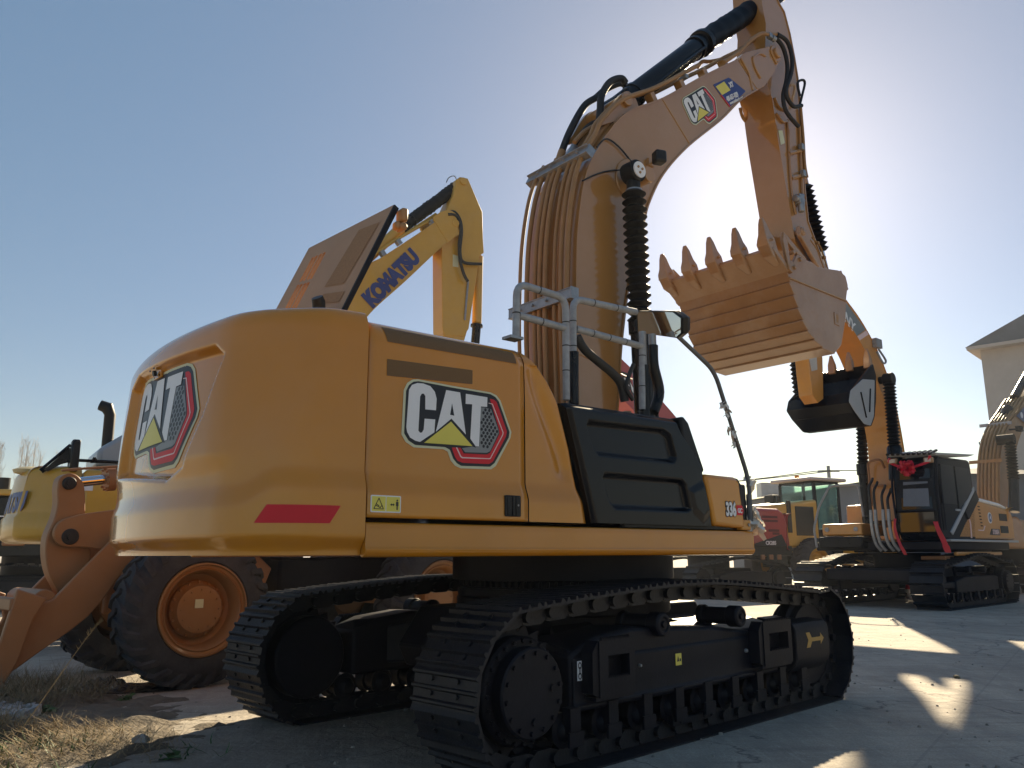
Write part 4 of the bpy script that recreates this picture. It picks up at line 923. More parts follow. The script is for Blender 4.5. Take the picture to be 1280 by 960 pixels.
mp_ = [(0.047,-1.45,3.167),(0.522,-1.45,2.933),(0.934,-1.45,1.998),(0.922,-1.45,1.66)]
g = B(); g.tube(fillet(mp_, .12), .019, 12); g.tube([(0.921,-1.45,1.87),(0.917,-1.45,1.611)], .026, 10); po = g.build('mirror_post', 'wrapd', EX)
random.seed(12)
def rag(name, pos, n, sc, parent, m='tape', down=1):
    g = B()
    for _ in range(n * 2):
        p = Vector(pos) + Vector((random.uniform(-1, 1), random.uniform(-1, 1), random.uniform(-1, 1))) * sc * .25
        a = random.uniform(0, 6.28); d = Vector((cos(a) * .5, sin(a) * .5, -down * random.uniform(.4, 1.2))).normalized() * sc * random.uniform(.5, 1.1); s = Vector((-d.y, d.x, random.uniform(-.3, .3) * sc)).normalized() * sc * random.uniform(.12, .3)
        k = 5; vs = []
        for i in range(k):
            t = i / (k - 1); w_ = s * (1 - .6 * t); j = Vector((random.uniform(-1, 1), random.uniform(-1, 1), random.uniform(-1, 1))) * sc * .08; vs += [tuple(p + d * t + w_ + j), tuple(p + d * t - w_ + j)]
        g.add(vs, [(2 * i, 2 * i + 1, 2 * i + 3, 2 * i + 2) for i in range(k - 1)])
    return g.build(name, m, parent, smooth=False)
for (q, n, sc) in zip([(0.634,-1.45,2.651),(0.662,-1.45,2.575),(0.719,-1.45,2.445),(0.766,-1.45,2.328),(0.949,-1.45,2.02),(0.952,-1.45,1.717),(0.955,-1.45,1.633),(0.936,-1.45,1.674)], (4, 3, 3, 3, 2, 7, 7, 5), (.10, .06, .12, .07, .13, .16, .18, .12)): rag('torn_film', q, n, sc, po)

# raised engine hood, hinged near the tail
hv = [Vector(p) for p in [(-2.54,0.95,3.45),(-2.466,-0.15,3.207),(-2.004,-0.15,4.246),(-2.239,0.95,4.136)]]

n = (hv[1] - hv[0]).cross(hv[3] - hv[0]).normalized()
if n.dot(Vector((-5, -5.7, 1.3)) - hv[0]) < 0: n = -n
def HQ(a, b_, off=0): 
    p = (hv[0] * (1 - a) + hv[1] * a) * (1 - b_) + (hv[3] * (1 - a) + hv[2] * a) * b_; return p + n * off
slots = []
for (a0, a1, b0, b1) in ((.12, .46, .06, .36), (.12, .40, .42, .74)):
    pass
g = B(); NA, NB = 88, 44
def hole(a, b_):
    # two groups of narrow louvre openings near the low left side
    for (b0, b1) in ((.06, .38), (.44, .78)):
        if b0 < b_ < b1 and .13 < a < .33 and ((a - .13) / .2 * 4) % 1 > .35: return True
    return False
vs = []
for off in (0, -.03):
    for j in range(NB + 1):
        for i in range(NA + 1): vs.append(tuple(HQ(i / NA, j / NB, off)))
fs = []; H_ = {}
for j in range(NB):
    for i in range(NA): H_[i, j] = hole((i + .5) / NA, (j + .5) / NB)
o_ = (NA + 1) * (NB + 1)
for j in range(NB):
    for i in range(NA):
        if H_[i, j]: continue
        k = j * (NA + 1) + i; fs.append((k, k + 1, k + NA + 2, k + NA + 1)); fs.append((k + o_, k + o_ + NA + 1, k + o_ + NA + 2, k + o_ + 1))
        for di, dj, e in ((-1, 0, (k, k + NA + 1)), (1, 0, (k + 1, k + NA + 2)), (0, -1, (k, k + 1)), (0, 1, (k + NA + 1, k + NA + 2))):
            if H_.get((i + di, j + dj), True): fs.append((e[0], e[1], e[1] + o_, e[0] + o_))
g.add(vs, fs); hood = g.build('engine_hood', 'hoodp', EX, smooth=False)
g = B(); q = [HQ(1.0, .0, .0), HQ(1.0, 1.0, .0), HQ(1.0, 1.0, -.05), HQ(1.0, 0, -.04)]; q2 = [p + (hv[1] - hv[0]).normalized() * .02 for p in q]
g.rings([[tuple(p) for p in q], [tuple(p) for p in q2]]); g.build('hood_flange', 'under', hood)
g = B()
for P_ in ([(.62, .30), (.93, .30), (.93, .84), (.62, .90)],):
    g.add([tuple(HQ(a, b_, .004)) for a, b_ in ((.60, .28), (.86, .28), (.93, .86), (.68, .88))], [(0, 1, 2, 3)])
g.add([tuple(HQ(a, b_, .004)) for a, b_ in ((.62, .10), (.92, .10), (.93, .20), (.64, .20))], [(0, 1, 2, 3)])
g.build('hood_grille', mat('hood_perforation', (.30, .15, .05), .6, var=.2, scale=80), hood, smooth=False)
g = B(); q = HQ(1.03, .95, -.10); g.box(q, (.06, .12, .12)); g.cyl(q + Vector((0, -.05, -.10)), q + Vector((0, .06, -.10)), .035, 14); q = HQ(1.02, .86, -.10); g.box(q, (.05, .08, .07)); g.build('hood_latch', 'hose', hood, bev=.02)
g = B(); q = Vector([(-2.614,-0.1,3.281)][0]); g.lathe(q - Vector((0, 0, .6)), q + Vector((0, 0, .1)), [(0, .05), (.55, .05), (.60, .048)], 20); g.tube([q - Vector((0, 0, .04)), q + Vector((-.01, -.01, .0)), q + Vector((-.03, -.02, .03))], [.05, .052, .046], 18); g.build('exhaust_pipe', 'plastic', EX)
g = B(); g.box(Vector([(-1.706,-1.36,2.88)][0]), (.12, .10, .02)); g.build('rail_foot', 'steel', EX)

# ================================================================ the other machines
def tailpts(R, w_, x0, n=40, c=.3):
    """plan contour of a machine tail, near side round to far side"""
    pts = [(x0, -w_)]; a1 = math.asin((w_ - .02) / R)
    xs = -R * cos(a1)
    base = [(x0, -w_), (min(xs + c * 1.2, x0 - .02), -w_)] + [(-R * cos(a), R * sin(a)) for a in [(-a1 + .10) + (2 * a1 - .2) * k / 14 for k in range(15)]]
    base += [(min(xs + c * 1.2, x0 - .02), w_), (x0, w_)]
    return smooth2(base, 5)
def tail(parent, m, R, w_, x0, z0, z1, band=None, name='counterweight', lean=.08, rnd=.18):
    pl = tailpts(R, w_, x0); cx = x0; g = B(); rs = []
    levels = [(z0, -.10), (z0 + .04, -.03), (z0 + .10, 0)]
    if band: levels += [(z0 + band, 0), (z0 + band + .05, -.04)]
    for k in range(4): levels.append((z0 + (band or .2) + .1 + (z1 - rnd - z0 - (band or .2) - .1) * k / 3, -(.04 if band else 0) - lean * k / 3))
    for k in range(1, 6): a = pi / 2 * k / 5; levels.append((z1 - rnd + rnd * sin(a), -(.04 if band else 0) - lean - rnd * (1 - cos(a))))
    for z, d in levels:
        ring = []
        for i, p in enumerate(pl):
            a = Vector(pl[max(i - 1, 0)]); c = Vector(pl[min(i + 1, len(pl) - 1)]); t = (c - a).normalized(); n = Vector((-t.y, t.x)); q = Vector(p) + n * d
            ring.append((q.x, q.y, z))
        rs.append(ring)
    g.rings(rs, caps=True); return g.build(name, m, parent, ang=50)
def side_tail_fn(R, x_off=0): return lambda y: -sqrt(max(R * R - y * y, .01)) + x_off
def beam(parent, name, m, outer, inner, hw, k=5, sm=True, fl=.014):
    o_ = smooth2(outer, k) if sm else outer; i_ = smooth2(inner, k) if sm else inner
    g = B(); pol = o_ + i_; g.prism(pol, 1, -hw, -hw + .02); g.prism(pol, 1, hw - .02, hw)
    strip(g, o_, -hw - fl, hw + fl, .012, .02); strip(g, i_, -hw - fl, hw + fl, .012, .02)
    if not sm: pass
    return g.build(name, m, parent, ang=30)

# ---- yellow excavator behind, left ----------------------------------------
KX = thing('excavator', 'yellow excavator behind the ochre one, blue lettering on its boom and tail', 'excavator', (-4.97, 15.1, 0), radians(90 - 57))
ktop = [(-1.97, 1.03), (-1.5, 1.07), (-.95, 1.105), (-.42, 1.13), (.15, 1.125), (.75, 1.09), (1.4, 1.04), (1.9, 1.0)]
for y in (-1.3, 1.3): track(KX, y, .6, 1.95, .51, ktop, n=46, detail=1, side=-1 if y < 0 else 1)
g = B(); g.box((0, 0, .72), (1.9, 2.1, .35)); g.cyl((0, 0, .85), (0, 0, 1.55), .75, 30); g.build('centre_frame', 'under', KX, bev=.03)
kt = tail(KX, 'kyel', 3.72, 1.52, -2.75, 1.56, 2.70, band=.36)
g = B(); g.box((-1.05, 0, 1.62), (3.45, 2.96, .16)); g.build('upper_frame', 'black', KX, bev=.02)
g = B(); g.box((-1.75, -.02, 2.15), (2.0, 3.0, .98)); g.build('engine_housing', 'kyel', KX, bev=.06, seg=3)
g = B(); g.box((.2, -1.05, 2.05), (1.7, .85, .75)); g.build('tank', 'kyel', KX, bev=.05, seg=3)
g = B(); g.rings([[(-2.55, -1.0, 2.72), (-2.55, .6, 2.72), (-2.55, .6, 3.02), (-2.55, -1.0, 3.02)], [(-2.2, -1.05, 2.72), (-2.2, .65, 2.72), (-2.2, .65, 3.28), (-2.2, -1.05, 3.28)], [(-1.3, -1.05, 2.72), (-1.3, .65, 2.72), (-1.3, .65, 3.42), (-1.3, -1.05, 3.42)]]); g.build('engine_cover', 'silver', KX, bev=.08, seg=3)
g = B(); g.box((-2.02, -1.08, 3.05), (.02, .02, .66)); g.build('cover_seam', 'black', KX)
g = B(); q = [(-2.377,-0.6,3.271),(-2.413,-0.6,3.681),(-2.447,-0.6,3.798)][0]; g.tube([(q[0], q[1], q[2] - .5), (q[0], q[1], q[2] + .36), (q[0] - .05, q[1] , q[2] + .48), (q[0] - .16, q[1] + .03, q[2] + .52)], [.085, .088, .09, .11, .085], 16); g.build('exhaust_pipe', 'plastic', KX)
g = B(); g.box([(-2.901,-1.4,2.842)][0], (.12, .30, .48)); kmr = g.build('rear_mirror', 'black', KX, bev=.03)
g = B(); 
for L_ in ([(-3.327,-1.3,2.611),(-3.156,-1.3,2.801),(-2.963,-1.3,3.02)], [(-3.301,-1.25,2.593),(-3.124,-1.25,2.722),(-2.916,-1.25,2.795),(-2.245,-1.25,2.796)], [(-2.945,-1.3,2.606),(-2.958,-1.3,2.971)]): g.tube(L_, .025, 6)
g.build('guard_rail', 'black', KX)
g = B(); v_ = [(-3.275,-1.28,2.627),(-2.978,-1.28,2.972),(-2.941,-1.28,2.803),(-3.221,-1.28,2.606)]; g.add([tuple(p) for p in v_] + [(p[0], p[1] + .02, p[2]) for p in v_], [(0, 1, 2, 3), (7, 6, 5, 4), (0, 4, 5, 1), (1, 5, 6, 2), (2, 6, 7, 3), (3, 7, 4, 0)]); g.build('rail_net', 'black', KX)
g = B(); q = [(-2.617,-1.3,2.845),(-2.566,-1.3,2.773),(-2.655,-1.3,2.768),(-2.617,-1.3,2.845)]
g.tube(q, .02, 6); g.build('hook', 'black', KX)
g = B(); q = Vector([(-3.402,-0.5,2.638)][0]); g.lathe(q - Vector((0, 0, .04)), q + Vector((0, 0, .1)), [(0, .10), (.03, .24), (.08, .26), (.12, .16), (.14, 0)], 20); g.build('dome_cap', mat('cream_plastic', (.5, .42, .24), .5), KX)
def ktf(y, z, off=.004):
    d = -.04 - .08 * max(0, min(1, (z - 2.02) / .5)); return Vector((-sqrt(max(3.72 ** 2 - y * y, .1)) - d - off, y, z))
text('tail_lettering', 'KOMATSU', .40, 'navy', kt, None, bold=.02, cutx=[i * .08 for i in range(0, 40)], fn=lambda x, y, z: ktf(.68 - x * 1.0, 2.02 + y, .006 + (.002 if z > 0 else 0)))
g = B(); 
def kred(u, v): y = -1.30 + .19 * u + .05 * v; return Vector((-sqrt(3.52 ** 2 - 1.25 ** 2) - .02 + (1.25 + y) * -.75 * -1 * -1, y, 1.97 + .22 * v))
sk = [(-3.03, 1.97), (-2.83, 1.97), (-2.80, 2.2), (-2.93, 2.2)]; g.prism(sk, 1, -1.535, -1.50); g.build('red_reflector', 'decred', kt, smooth=False)
g = B(); g.prism([(-2.93, 2.32), (-2.62, 2.32), (-2.62, 2.52), (-2.93, 2.52)], 1, -1.535, -1.50); ksn = g.build('white_label', 'white', kt, smooth=False)
g = B(); g.tube([(-2.90, -1.537, 2.36), (-2.80, -1.537, 2.36), (-2.85, -1.537, 2.47), (-2.90, -1.537, 2.36)], .006, 4); g.tube([(-2.76, -1.537, 2.40), (-2.66, -1.537, 2.40)], .005, 4); g.build('label_print', 'navy', ksn)
# its boom
KB_o = [(0.423,5.762),(1.203,6.08),(1.687,6.46),(2.038,7.208),(2.482,7.825),(2.879,8.127),(3.831,8.827),(4.07,8.998)]; KB_i = [(4.342,8.412),(3.885,7.939),(3.001,7.004),(2.316,6.277),(1.72,5.632),(1.248,5.08),(0.797,4.552)]
KB_o = [(.1, 2.0), (-.05, 3.2), (.05, 4.4), (.6, 5.5)] + [(2.043,7.07),(2.494,7.438),(3.072,7.933),(3.64,8.426),(3.893,8.69)]
KB_i = [(4.383,8.421),(3.884,7.976),(3.001,7.004),(2.316,6.277)] + [(1.9, 5.7), (1.2, 4.8), (.85, 3.7), (.8, 2.8), (.75, 2.0)]
kb = beam(KX, 'boom', 'kyel', KB_o, KB_i, .33)
hdk = [(3.637,8.593),(3.871,8.798),(4.072,8.884),(4.256,8.812),(4.32,8.598),(4.241,8.333),(4.042,8.084)]
g = B(); 
for a, b_ in ((-.345, -.26), (.26, .345)): g.prism(roundpoly(hdk, .08), 1, a, b_)
q = [(4.218,-0.33,8.594)][0]; g.cyl((q[0], -.36, q[2]), (q[0], .36, q[2]), .09, 20); g.build('boom_head', 'kyel', kb, bev=.01)
t0, t1 = [(2.24,6.383),(3.323,7.657)]; ka = atan2(t1[1] - t0[1], t1[0] - t0[0])
text('boom_lettering', 'KOMATSU', .44, 'navy', kb, sideT(t0[0] + .05, t0[1] - .07, -.348, ka), bold=.036, sx=.80)
ka_ = [Vector(p) for p in [(1.967,0,7.103),(3.03,0,8.313),(4.452,0,9.668)]]
g = B(); d = (ka_[1] - ka_[0]).normalized(); g.lathe(ka_[0] - d * .5, ka_[1], [(0, .09), (.1, .115), ((ka_[1] - ka_[0]).length + .4, .115), ((ka_[1] - ka_[0]).length + .42, .135), ((ka_[1] - ka_[0]).length + .5, .135)], 22); kc = g.build('arm_cylinder', 'kyel', KX)
g = B(); random.seed(3); Lk = (ka_[2] - ka_[1]).length; g.lathe(ka_[1], ka_[2], [(Lk * k / 37, (.150 if k % 2 else .128) + random.uniform(-.008, .008)) for k in range(38)], 22); g.build('bellows', 'bellow', kc, ang=60)
for L_ in ([(1.96,-0.2,6.972),(2.405,-0.2,7.497),(2.945,-0.2,7.968),(3.705,-0.2,8.562)], [(2.066,-0.1,7.144),(2.625,-0.1,7.717),(3.177,-0.1,8.181),(3.853,-0.1,8.765)]):
    g = B(); g.tube([(p[0], p[1], p[2] + .05) for p in L_], .03, 8, sm=3); g.build('hydraulic_pipe', 'kyel', kb)
g = B(); 
for q in [(2.886,-0.25,7.884),(2.526,-0.25,7.558),(3.68,-0.25,8.519)]: g.box((q[0], q[1], q[2]), (.1, .12, .12), R=Matrix.Rotation(-.7, 3, 'Y'))
g.build('pipe_clip', 'steel', kb)
KA = [(4.209,9.285),(4.287,9.695),(4.39,9.801),(4.6,9.816),(4.665,9.694),(4.989,9.082),(5.013,8.403),(5.035,8.098),(4.908,7.995),(4.848,7.506),(4.649,6.242),(4.529,6.06),(4.052,5.992),(3.99,6.144),(3.941,8.08),(4.057,8.388),(4.011,8.796)]
g = B(); g.prism(KA, 1, -.22, .22); karm = g.build('arm', 'kyel', KX, bev=.012)
g = B(); g.prism([(4.223,7.893),(4.366,7.884),(4.369,7.621),(4.226,7.612)], 1, -.226, -.222); g.build('arm_label', 'deckey', karm, smooth=False)
g = B(); q = [(4.475,-0.22,9.704)][0]; g.cyl((q[0], -.26, q[2]), (q[0], .26, q[2]), .09, 18); g.build('arm_pin', 'kyel', karm, bev=.01)
for L_ in ([(4.028,-0.3,8.827),(4.211,-0.3,8.87),(4.356,-0.3,8.712),(4.4,-0.3,8.435),(4.364,-0.3,7.954),(4.468,-0.3,7.73),(4.925,-0.3,7.782)], [(4.027,-0.34,8.755),(4.23,-0.34,8.764),(4.356,-0.34,8.507),(4.319,-0.34,8.12),(4.343,-0.34,7.749),(4.448,-0.34,7.433),(4.552,-0.34,7.285)]):
    g = B(); g.tube(L_, .035, 8, sm=5); g.build('hydraulic_hose', 'rubber', karm)
g = B(); g.tube([(4.609,-0.24,7.324),(4.571,-0.24,6.889),(4.535,-0.24,6.422)], .025, 8); g.tube([(4.105,-0.1,9.638),(4.165,-0.1,9.771),(4.31,-0.1,9.849),(4.374,-0.1,9.747)], .012, 6, sm=3); g.build('arm_pipe', 'steel', karm)
kq = [(5.017,0,8.087),(4.983,0,6.456),(4.944,0,5.984)]
g = B(); g.cyl(kq[0], kq[1], .11, 18, ch=.02); kbc = g.build('bucket_cylinder', 'kyel', KX); g = B(); g.lathe(Vector(kq[1]) - Vector((0, 0, .02)), kq[2], [(0, .14), (.05, .14), (.06, .1), (.5, .1)], 16); g.build('cylinder_gland', 'black', kbc)
# lower arm and bucket continue below the hood line
g = B(); qx = [(4.01,6.147),(4.629,6.239),(4.433,5.595),(4.058,5.546)]; g.prism([(p[0], p[1]) for p in qx], 1, -.2, .2); g.build('arm_foot', 'kyel', karm)

# ---- orange excavator with a red bow, facing the camera, right -------------
SX = thing('excavator', 'orange and black excavator with a red bow on its cab, facing the camera', 'excavator', (10.85, 23.0, 0), radians(90 - 227.6))
stop = [(-2.1, 1.08), (-1.5, 1.15), (-.9, 1.25), (-.3, 1.29), (.3, 1.27), (.9, 1.20), (1.6, 1.10), (2.1, 1.06)]
for y in (-1.52, 1.50): track(SX, y, .78, 2.15, .56, stop, n=50, detail=1, side=-1 if y < 0 else 1, cap=.3, framemat='under')
g = B(); g.box((0, 0, .75), (2.0, 2.3, .45)); g.cyl((0, 0, .9), (0, 0, 1.35), .85, 36); g.box((2.2, 0, .8), (.6, 2.2, .3)); g.build('centre_frame', 'under', SX, bev=.04)
g = B(); g.box((-.6, 0, 1.52), (4.9, 3.3, .22)); g.box((-1.2, 0, 1.42), (3.6, 2.4, .12)); g.build('upper_frame', 'under', SX, bev=.03)
g = B(); g.box((-.9, 1.72, 1.65), (5.1, .14, .06)); g.build('walkway_edge', 'silver', SX, bev=.015)
g = B(); g.box((-.55, 1.66, 1.32), (3.3, .10, .10)); g.build('orange_pipe', 'sany', SX, bev=.03)
g = B(); g.box((.6, 1.2, 1.22), (1.5, .6, .10)); g.build('pink_plate', 'lorange', SX, bev=.02)
# body sides
BS = [(-.62, 1.70), (-3.45, 1.70), (-3.50, 2.3), (-3.35, 2.52), (-2.9, 2.66), (-1.1, 2.80), (-.78, 2.80), (-.70, 2.45)]
g = B(); g.prism([(.95, 1.70)] + [(-3.45, 1.70), (-3.50, 2.3), (-3.35, 2.50), (-2.6, 2.60), (-.85, 2.72), (.3, 2.15)], 1, 1.2, 1.70); sb = g.build('left_body', 'sany', SX, bev=.05, seg=3)
g = B(); g.prism([(-.85, 2.72), (-2.7, 2.62), (-3.36, 2.52), (-3.30, 2.60), (-2.6, 2.72), (-.85, 2.82)], 1, -1.6, 1.66); g.build('top_cover', 'white', SX, bev=.03)
g = B(); g.box((-2.3, 0, 2.15), (2.4, 3.0, .9)); g.build('engine_housing', 'sany', SX, bev=.05)
st = tail(SX, 'sany', 3.75, 1.66, -3.0, 1.62, 2.62, band=None)
g = B()
for a, b_ in ((-2.62, 1.98), (-2.62, 2.32)): g.box((a, 1.703, b_), (.62, .02, .20))
g.build('vent', 'black', sb, bev=.005)
g = B()
for k in range(7): g.box((-.86 + .012 * k, 1.703, 2.05 + k * .085), (.14, .012, .028))
g.build('louvre', 'black', sb)
g = B(); g.tube([(.02, 1.71, 1.72), (-.02, 1.71, 2.1), (.02, 1.71, 2.2)], .02, 6); g.tube([(-.55, 1.705, 1.93), (-.95, 1.705, 1.93), (-1.08, 1.705, 2.05)], .015, 6); g.build('trim_line', 'decpink', sb)
g = B(); g.box((-1.9, 1.702, 1.90), (.62, .014, .17)); g.prism([(-1.4, 1.82), (-1.58, 1.82), (-1.58, 1.985)], 1, 1.70, 1.708); pn = g.build('model_plate', 'decblack', sb, smooth=False)
text('model_number', 'SY305H', .17, 'decpink', pn, sideT(-1.63, 1.845, 1.712, 0, 1), bold=.006, sx=.9)
g = B(); g.cyl((-1.55, 1.70, 2.28), (-1.55, 1.712, 2.28), .15, 30); em = g.build('round_emblem', 'white', sb)
g = B(); g.cyl((-1.55, 1.712, 2.28), (-1.55, 1.716, 2.28), .12, 24); g.build('emblem_disc', mat('emblem_blue', (.08, .11, .25), .4), em)
g = B(); g.prism([(-1.62, 2.22), (-1.55, 2.36), (-1.48, 2.22), (-1.55, 2.28)], 1, 1.7165, 1.72); g.build('emblem_mark', 'white', em)
# diagonal trim by the cab
g = B(); g.prism([(1.3, 1.78), (-.55, 2.95), (-.55, 3.08), (1.42, 1.86)], 1, 1.69, 1.73); g.build('diagonal_trim', 'silver', SX, bev=.01)
g = B(); g.prism([(-.80, 2.75), (-.62, 2.98), (.3, 2.40), (.1, 2.2)], 1, 1.685, 1.735); g.build('trim_panel', 'black', SX)
# cab
CB = [(.25 - .6, 1.65), (1.85, 1.65), (2.02, 1.9), (2.02, 3.0), (1.90, 3.62), (1.75, 3.75), (-.45, 3.80), (-.55, 3.7), (-.60, 2.9)]
g = B(); g.prism(CB, 1, .66, 1.70); sc_ = g.build('cab', 'black', SX, bev=.07, seg=4)
def quadpanel(name, m, pts, parent, th=.012, bev=0):
    g = B(); P_ = [Vector(p) for p in pts]; n = (P_[1] - P_[0]).cross(P_[2] - P_[1]).normalized() * th; g.rings([[tuple(p - n) for p in P_], [tuple(p + n) for p in P_]]); return g.build(name, m, parent, bev=bev, smooth=False)
quadpanel('windscreen', 'glass', [(2.03, .84, 2.42), (2.03, 1.58, 2.42), (1.955, 1.58, 3.42), (1.955, .84, 3.42)], sc_)
quadpanel('paper_sheet', 'sheet', [(2.05, .88, 2.50), (2.05, 1.52, 2.48), (2.0, 1.52, 3.1), (2.0, .92, 3.12)], sc_, th=.006)
quadpanel('lower_window', 'glass', [(2.03, .76, 1.86), (2.03, 1.60, 1.86), (2.03, 1.60, 2.34), (2.03, .76, 2.34)], sc_)
quadpanel('side_window', 'glass', [(1.70, 1.712, 2.55), (.78, 1.712, 2.55), (.78, 1.712, 3.55), (1.62, 1.712, 3.55)], sc_)
quadpanel('side_window', 'glass', [(.66, 1.712, 2.45), (-.38, 1.712, 2.9), (-.38, 1.712, 3.55), (.66, 1.712, 3.55)], sc_)
g = B(); g.tube([(1.96, 1.70, 1.7), (2.0, 1.72, 2.9), (1.86, 1.72, 3.6), (1.70, 1.71, 3.72)], .03, 6); g.tube([(1.96, .66, 1.7), (2.04, .64, 2.9), (1.9, .64, 3.6)], .03, 6)
g.tube([(2.05, .72, 2.38), (2.05, 1.66, 2.38)], .025, 6); g.tube([(1.72, 1.73, 1.9), (1.72, 1.73, 3.5)], .015, 6); g.build('cab_trim', 'under', sc_)
g = B(); g.box((.75, 1.72, 2.42), (.30, .03, .05)); g.build('door_handle', 'silver', sc_)
g = B(); g.rings([[(1.95, .62, 3.78), (1.95, 1.74, 3.74), (-.2, 1.80, 3.86), (-.2, .6, 3.9)], [(2.05, .55, 3.86), (2.0, 1.80, 3.80), (-.75, 1.80, 3.96), (-.75, .5, 4.0)]]); g.build('sun_roof', 'silver', sc_, bev=.02)
g = B(); 
for k in range(9): g.tube([(2.1, .62 + k * .13, 3.84 - k * .008), (1.6, .62 + k * .13, 3.90)], .035, 6)
g.build('roof_guard', 'black', sc_)
for y, z in ((.74, 3.66), (1.62, 3.62)):
    g = B(); g.box((2.06, y, z), (.1, .22, .14)); hl = g.build('head_lamp', 'bucket', SX, bev=.02); g = B(); g.box((2.12, y, z), (.03, .14, .10)); g.build('lamp_lens', 'lens', hl, bev=.01)
# bow and ribbons (tied on)
rb = thing('ribbon_bow', 'big red ribbon bow tied across the front of the black cab', 'bow', (2.14, 1.18, 3.44)); rb.parent = None
Mx = SX.matrix_world
Ms = Matrix.Translation((10.85, 23.0, 0)) @ Matrix.Rotation(radians(90 - 227.6), 4, 'Z')
p = Ms @ Vector((2.18, 1.14, 3.44)); rb.location = p; rb.rotation_euler = (0, 0, radians(90 - 227.6))
g = B(); random.seed(2)
for k in range(46):
    a = random.uniform(0, 6.28); e = random.uniform(-1.2, 1.2); d = Vector((abs(cos(e)) * .5 + .1, cos(a), sin(a))).normalized(); t = Vector((random.uniform(-1, 1), random.uniform(-1, 1), random.uniform(-1, 1))).cross(d).normalized()
    R1 = random.uniform(.16, .26); w_ = t * .035; n_ = d.cross(t)
    loopp = [Vector((0, 0, 0)), d * R1 * .6 + n_ * .04, d * R1, d * R1 * .7 - n_ * .06, Vector((0, 0, 0))]; vs = []
    for q in smooth(loopp, 3): vs += [tuple(q + w_), tuple(q - w_)]
    g.add(vs, [(2 * i, 2 * i + 1, 2 * i + 3, 2 * i + 2) for i in range(len(vs) // 2 - 1)])
g.build('bow', 'ribbon', rb, recalc=False)
g = B()
for L_ in ([(0, 0, 0), (-.06, -.25, .08), (-.12, -.5, .2)], [(0, 0, 0), (-.05, .25, .06), (-.1, .5, .14)], [(-.1, -.5, .2), (-.05, -.45, .3)], [(-.08, .48, .16), (-.05, .55, .28)]): g.tube(L_, .035, 6, sm=3)
g.build('ribbon_band', 'ribbon', rb)
def ribbon(lab, pts, w_=.06):
    o = thing('ribbon', lab, 'ribbon', Ms @ Vector(pts[-1]), radians(90 - 227.6)); base = Vector(pts[-1])
    g = B(); sp_ = smooth([Vector(p) - base for p in pts], 5); vs = []
    for i, q in enumerate(sp_): s = Vector((.3 * sin(i * .5), 1, 0)).normalized() * w_ * (1 if i < len(sp_) - 4 else 1.3); vs += [tuple(q + s), tuple(q - s), tuple(q - s + Vector((.008, 0, 0))), tuple(q + s + Vector((.008, 0, 0)))]
    g.rings([vs[4 * i:4 * i + 4] for i in range(len(sp_))]); g.build('band', 'ribbon', o, recalc=True)
ribbon('long red ribbon hanging beside the cab corner on the body side', [(2.1, 1.64, 2.1), (2.14, 1.70, 1.9), (2.12, 1.80, 1.6), (2.10, 1.86, 1.35)])
ribbon('thin red ribbon hanging at the cab corner nearest the boom', [(2.12, .68, 2.2), (2.15, .66, 1.95), (2.15, .74, 1.6), (2.14, .86, 1.3)], .035)
# silver engine hood rising behind
g = B(); g.rings([[(-2.75, -1.2, 2.6), (-2.75, 1.1, 2.6), (-2.75, 1.0, 2.7), (-2.75, -1.1, 2.7)], [(-2.0, -1.2, 2.6), (-2.0, 1.1, 2.6), (-2.0, .9, 3.35), (-2.0, -1.0, 3.35)], [(-1.0, -1.2, 2.6), (-1.0, 1.1, 2.6), (-1.0, .9, 3.5), (-1.0, -1.0, 3.5)]]); eh = g.build('engine_cover', 'silver', SX, bev=.06, seg=3)
g = B(); g.box((-1.5, 1.06, 2.95), (.8, .06, .42), R=Matrix.Rotation(-.25, 3, 'X')); g.box((-1.3, .5, 3.5), (.7, .8, .14)); g.build('cover_vent', 'black', eh, bev=.02)
# right-hand boxes, steps and rails
g = B(); g.box((1.25, -.82, 1.96), (1.5, 1.1, .32)); g.build('tool_box', 'sany', SX, bev=.05, seg=3)
g = B(); g.box((.35, -.78, 2.35), (.9, .9, .62)); g.build('fuel_tank', 'sany', SX, bev=.06, seg=3)
g = B(); g.box((1.6, -.8, 1.62), (1.2, 1.2, .30)); g.build('box_base', 'black', SX, bev=.04)
for y in (-1.22, -.42): g = B(); g.cyl((2.0, y, 1.97), (2.03, y, 1.97), .06, 12); g.build('latch', 'steel', SX)
for L_ in (([(2.1, -1.5, 1.5), (2.15, -1.52, 2.0), (2.1, -1.35, 2.6), (1.9, -1.1, 3.15), (1.8, -.35, 3.15), (1.75, -.3, 2.3)]), ([(1.2, -.3, 2.6), (1.2, -.3, 3.8), (1.2, .05, 3.85), (1.1, .1, 3.6)]), ([(1.2, -.30, 3.15), (1.2, .1, 3.12)])):
    g = B(); g.tube(fillet(L_, .12), .032, 8); g.build('handrail', 'wrap' if L_[0][0] > 2 else 'lorange', SX)
# hoses between cab and boom foot
for k, y in enumerate((.02, .14, .34, .48)):
    g = B(); g.tube([(2.0, y, 2.45), (2.02, y, 2.0), (1.98, y + .04, 1.6), (1.9, y + .14, 1.4)], .045, 8, sm=4); g.build('grey_hose', 'steel', SX)
    g = B(); g.tube([(1.5, y - .1, 3.3 - .1 * k), (1.8, y, 3.2 - .1 * k), (2.0, y, 3.0 - .1 * k), (2.0, y, 2.45)], .035, 8, sm=3); g.build('hydraulic_hose', 'rubber', SX)
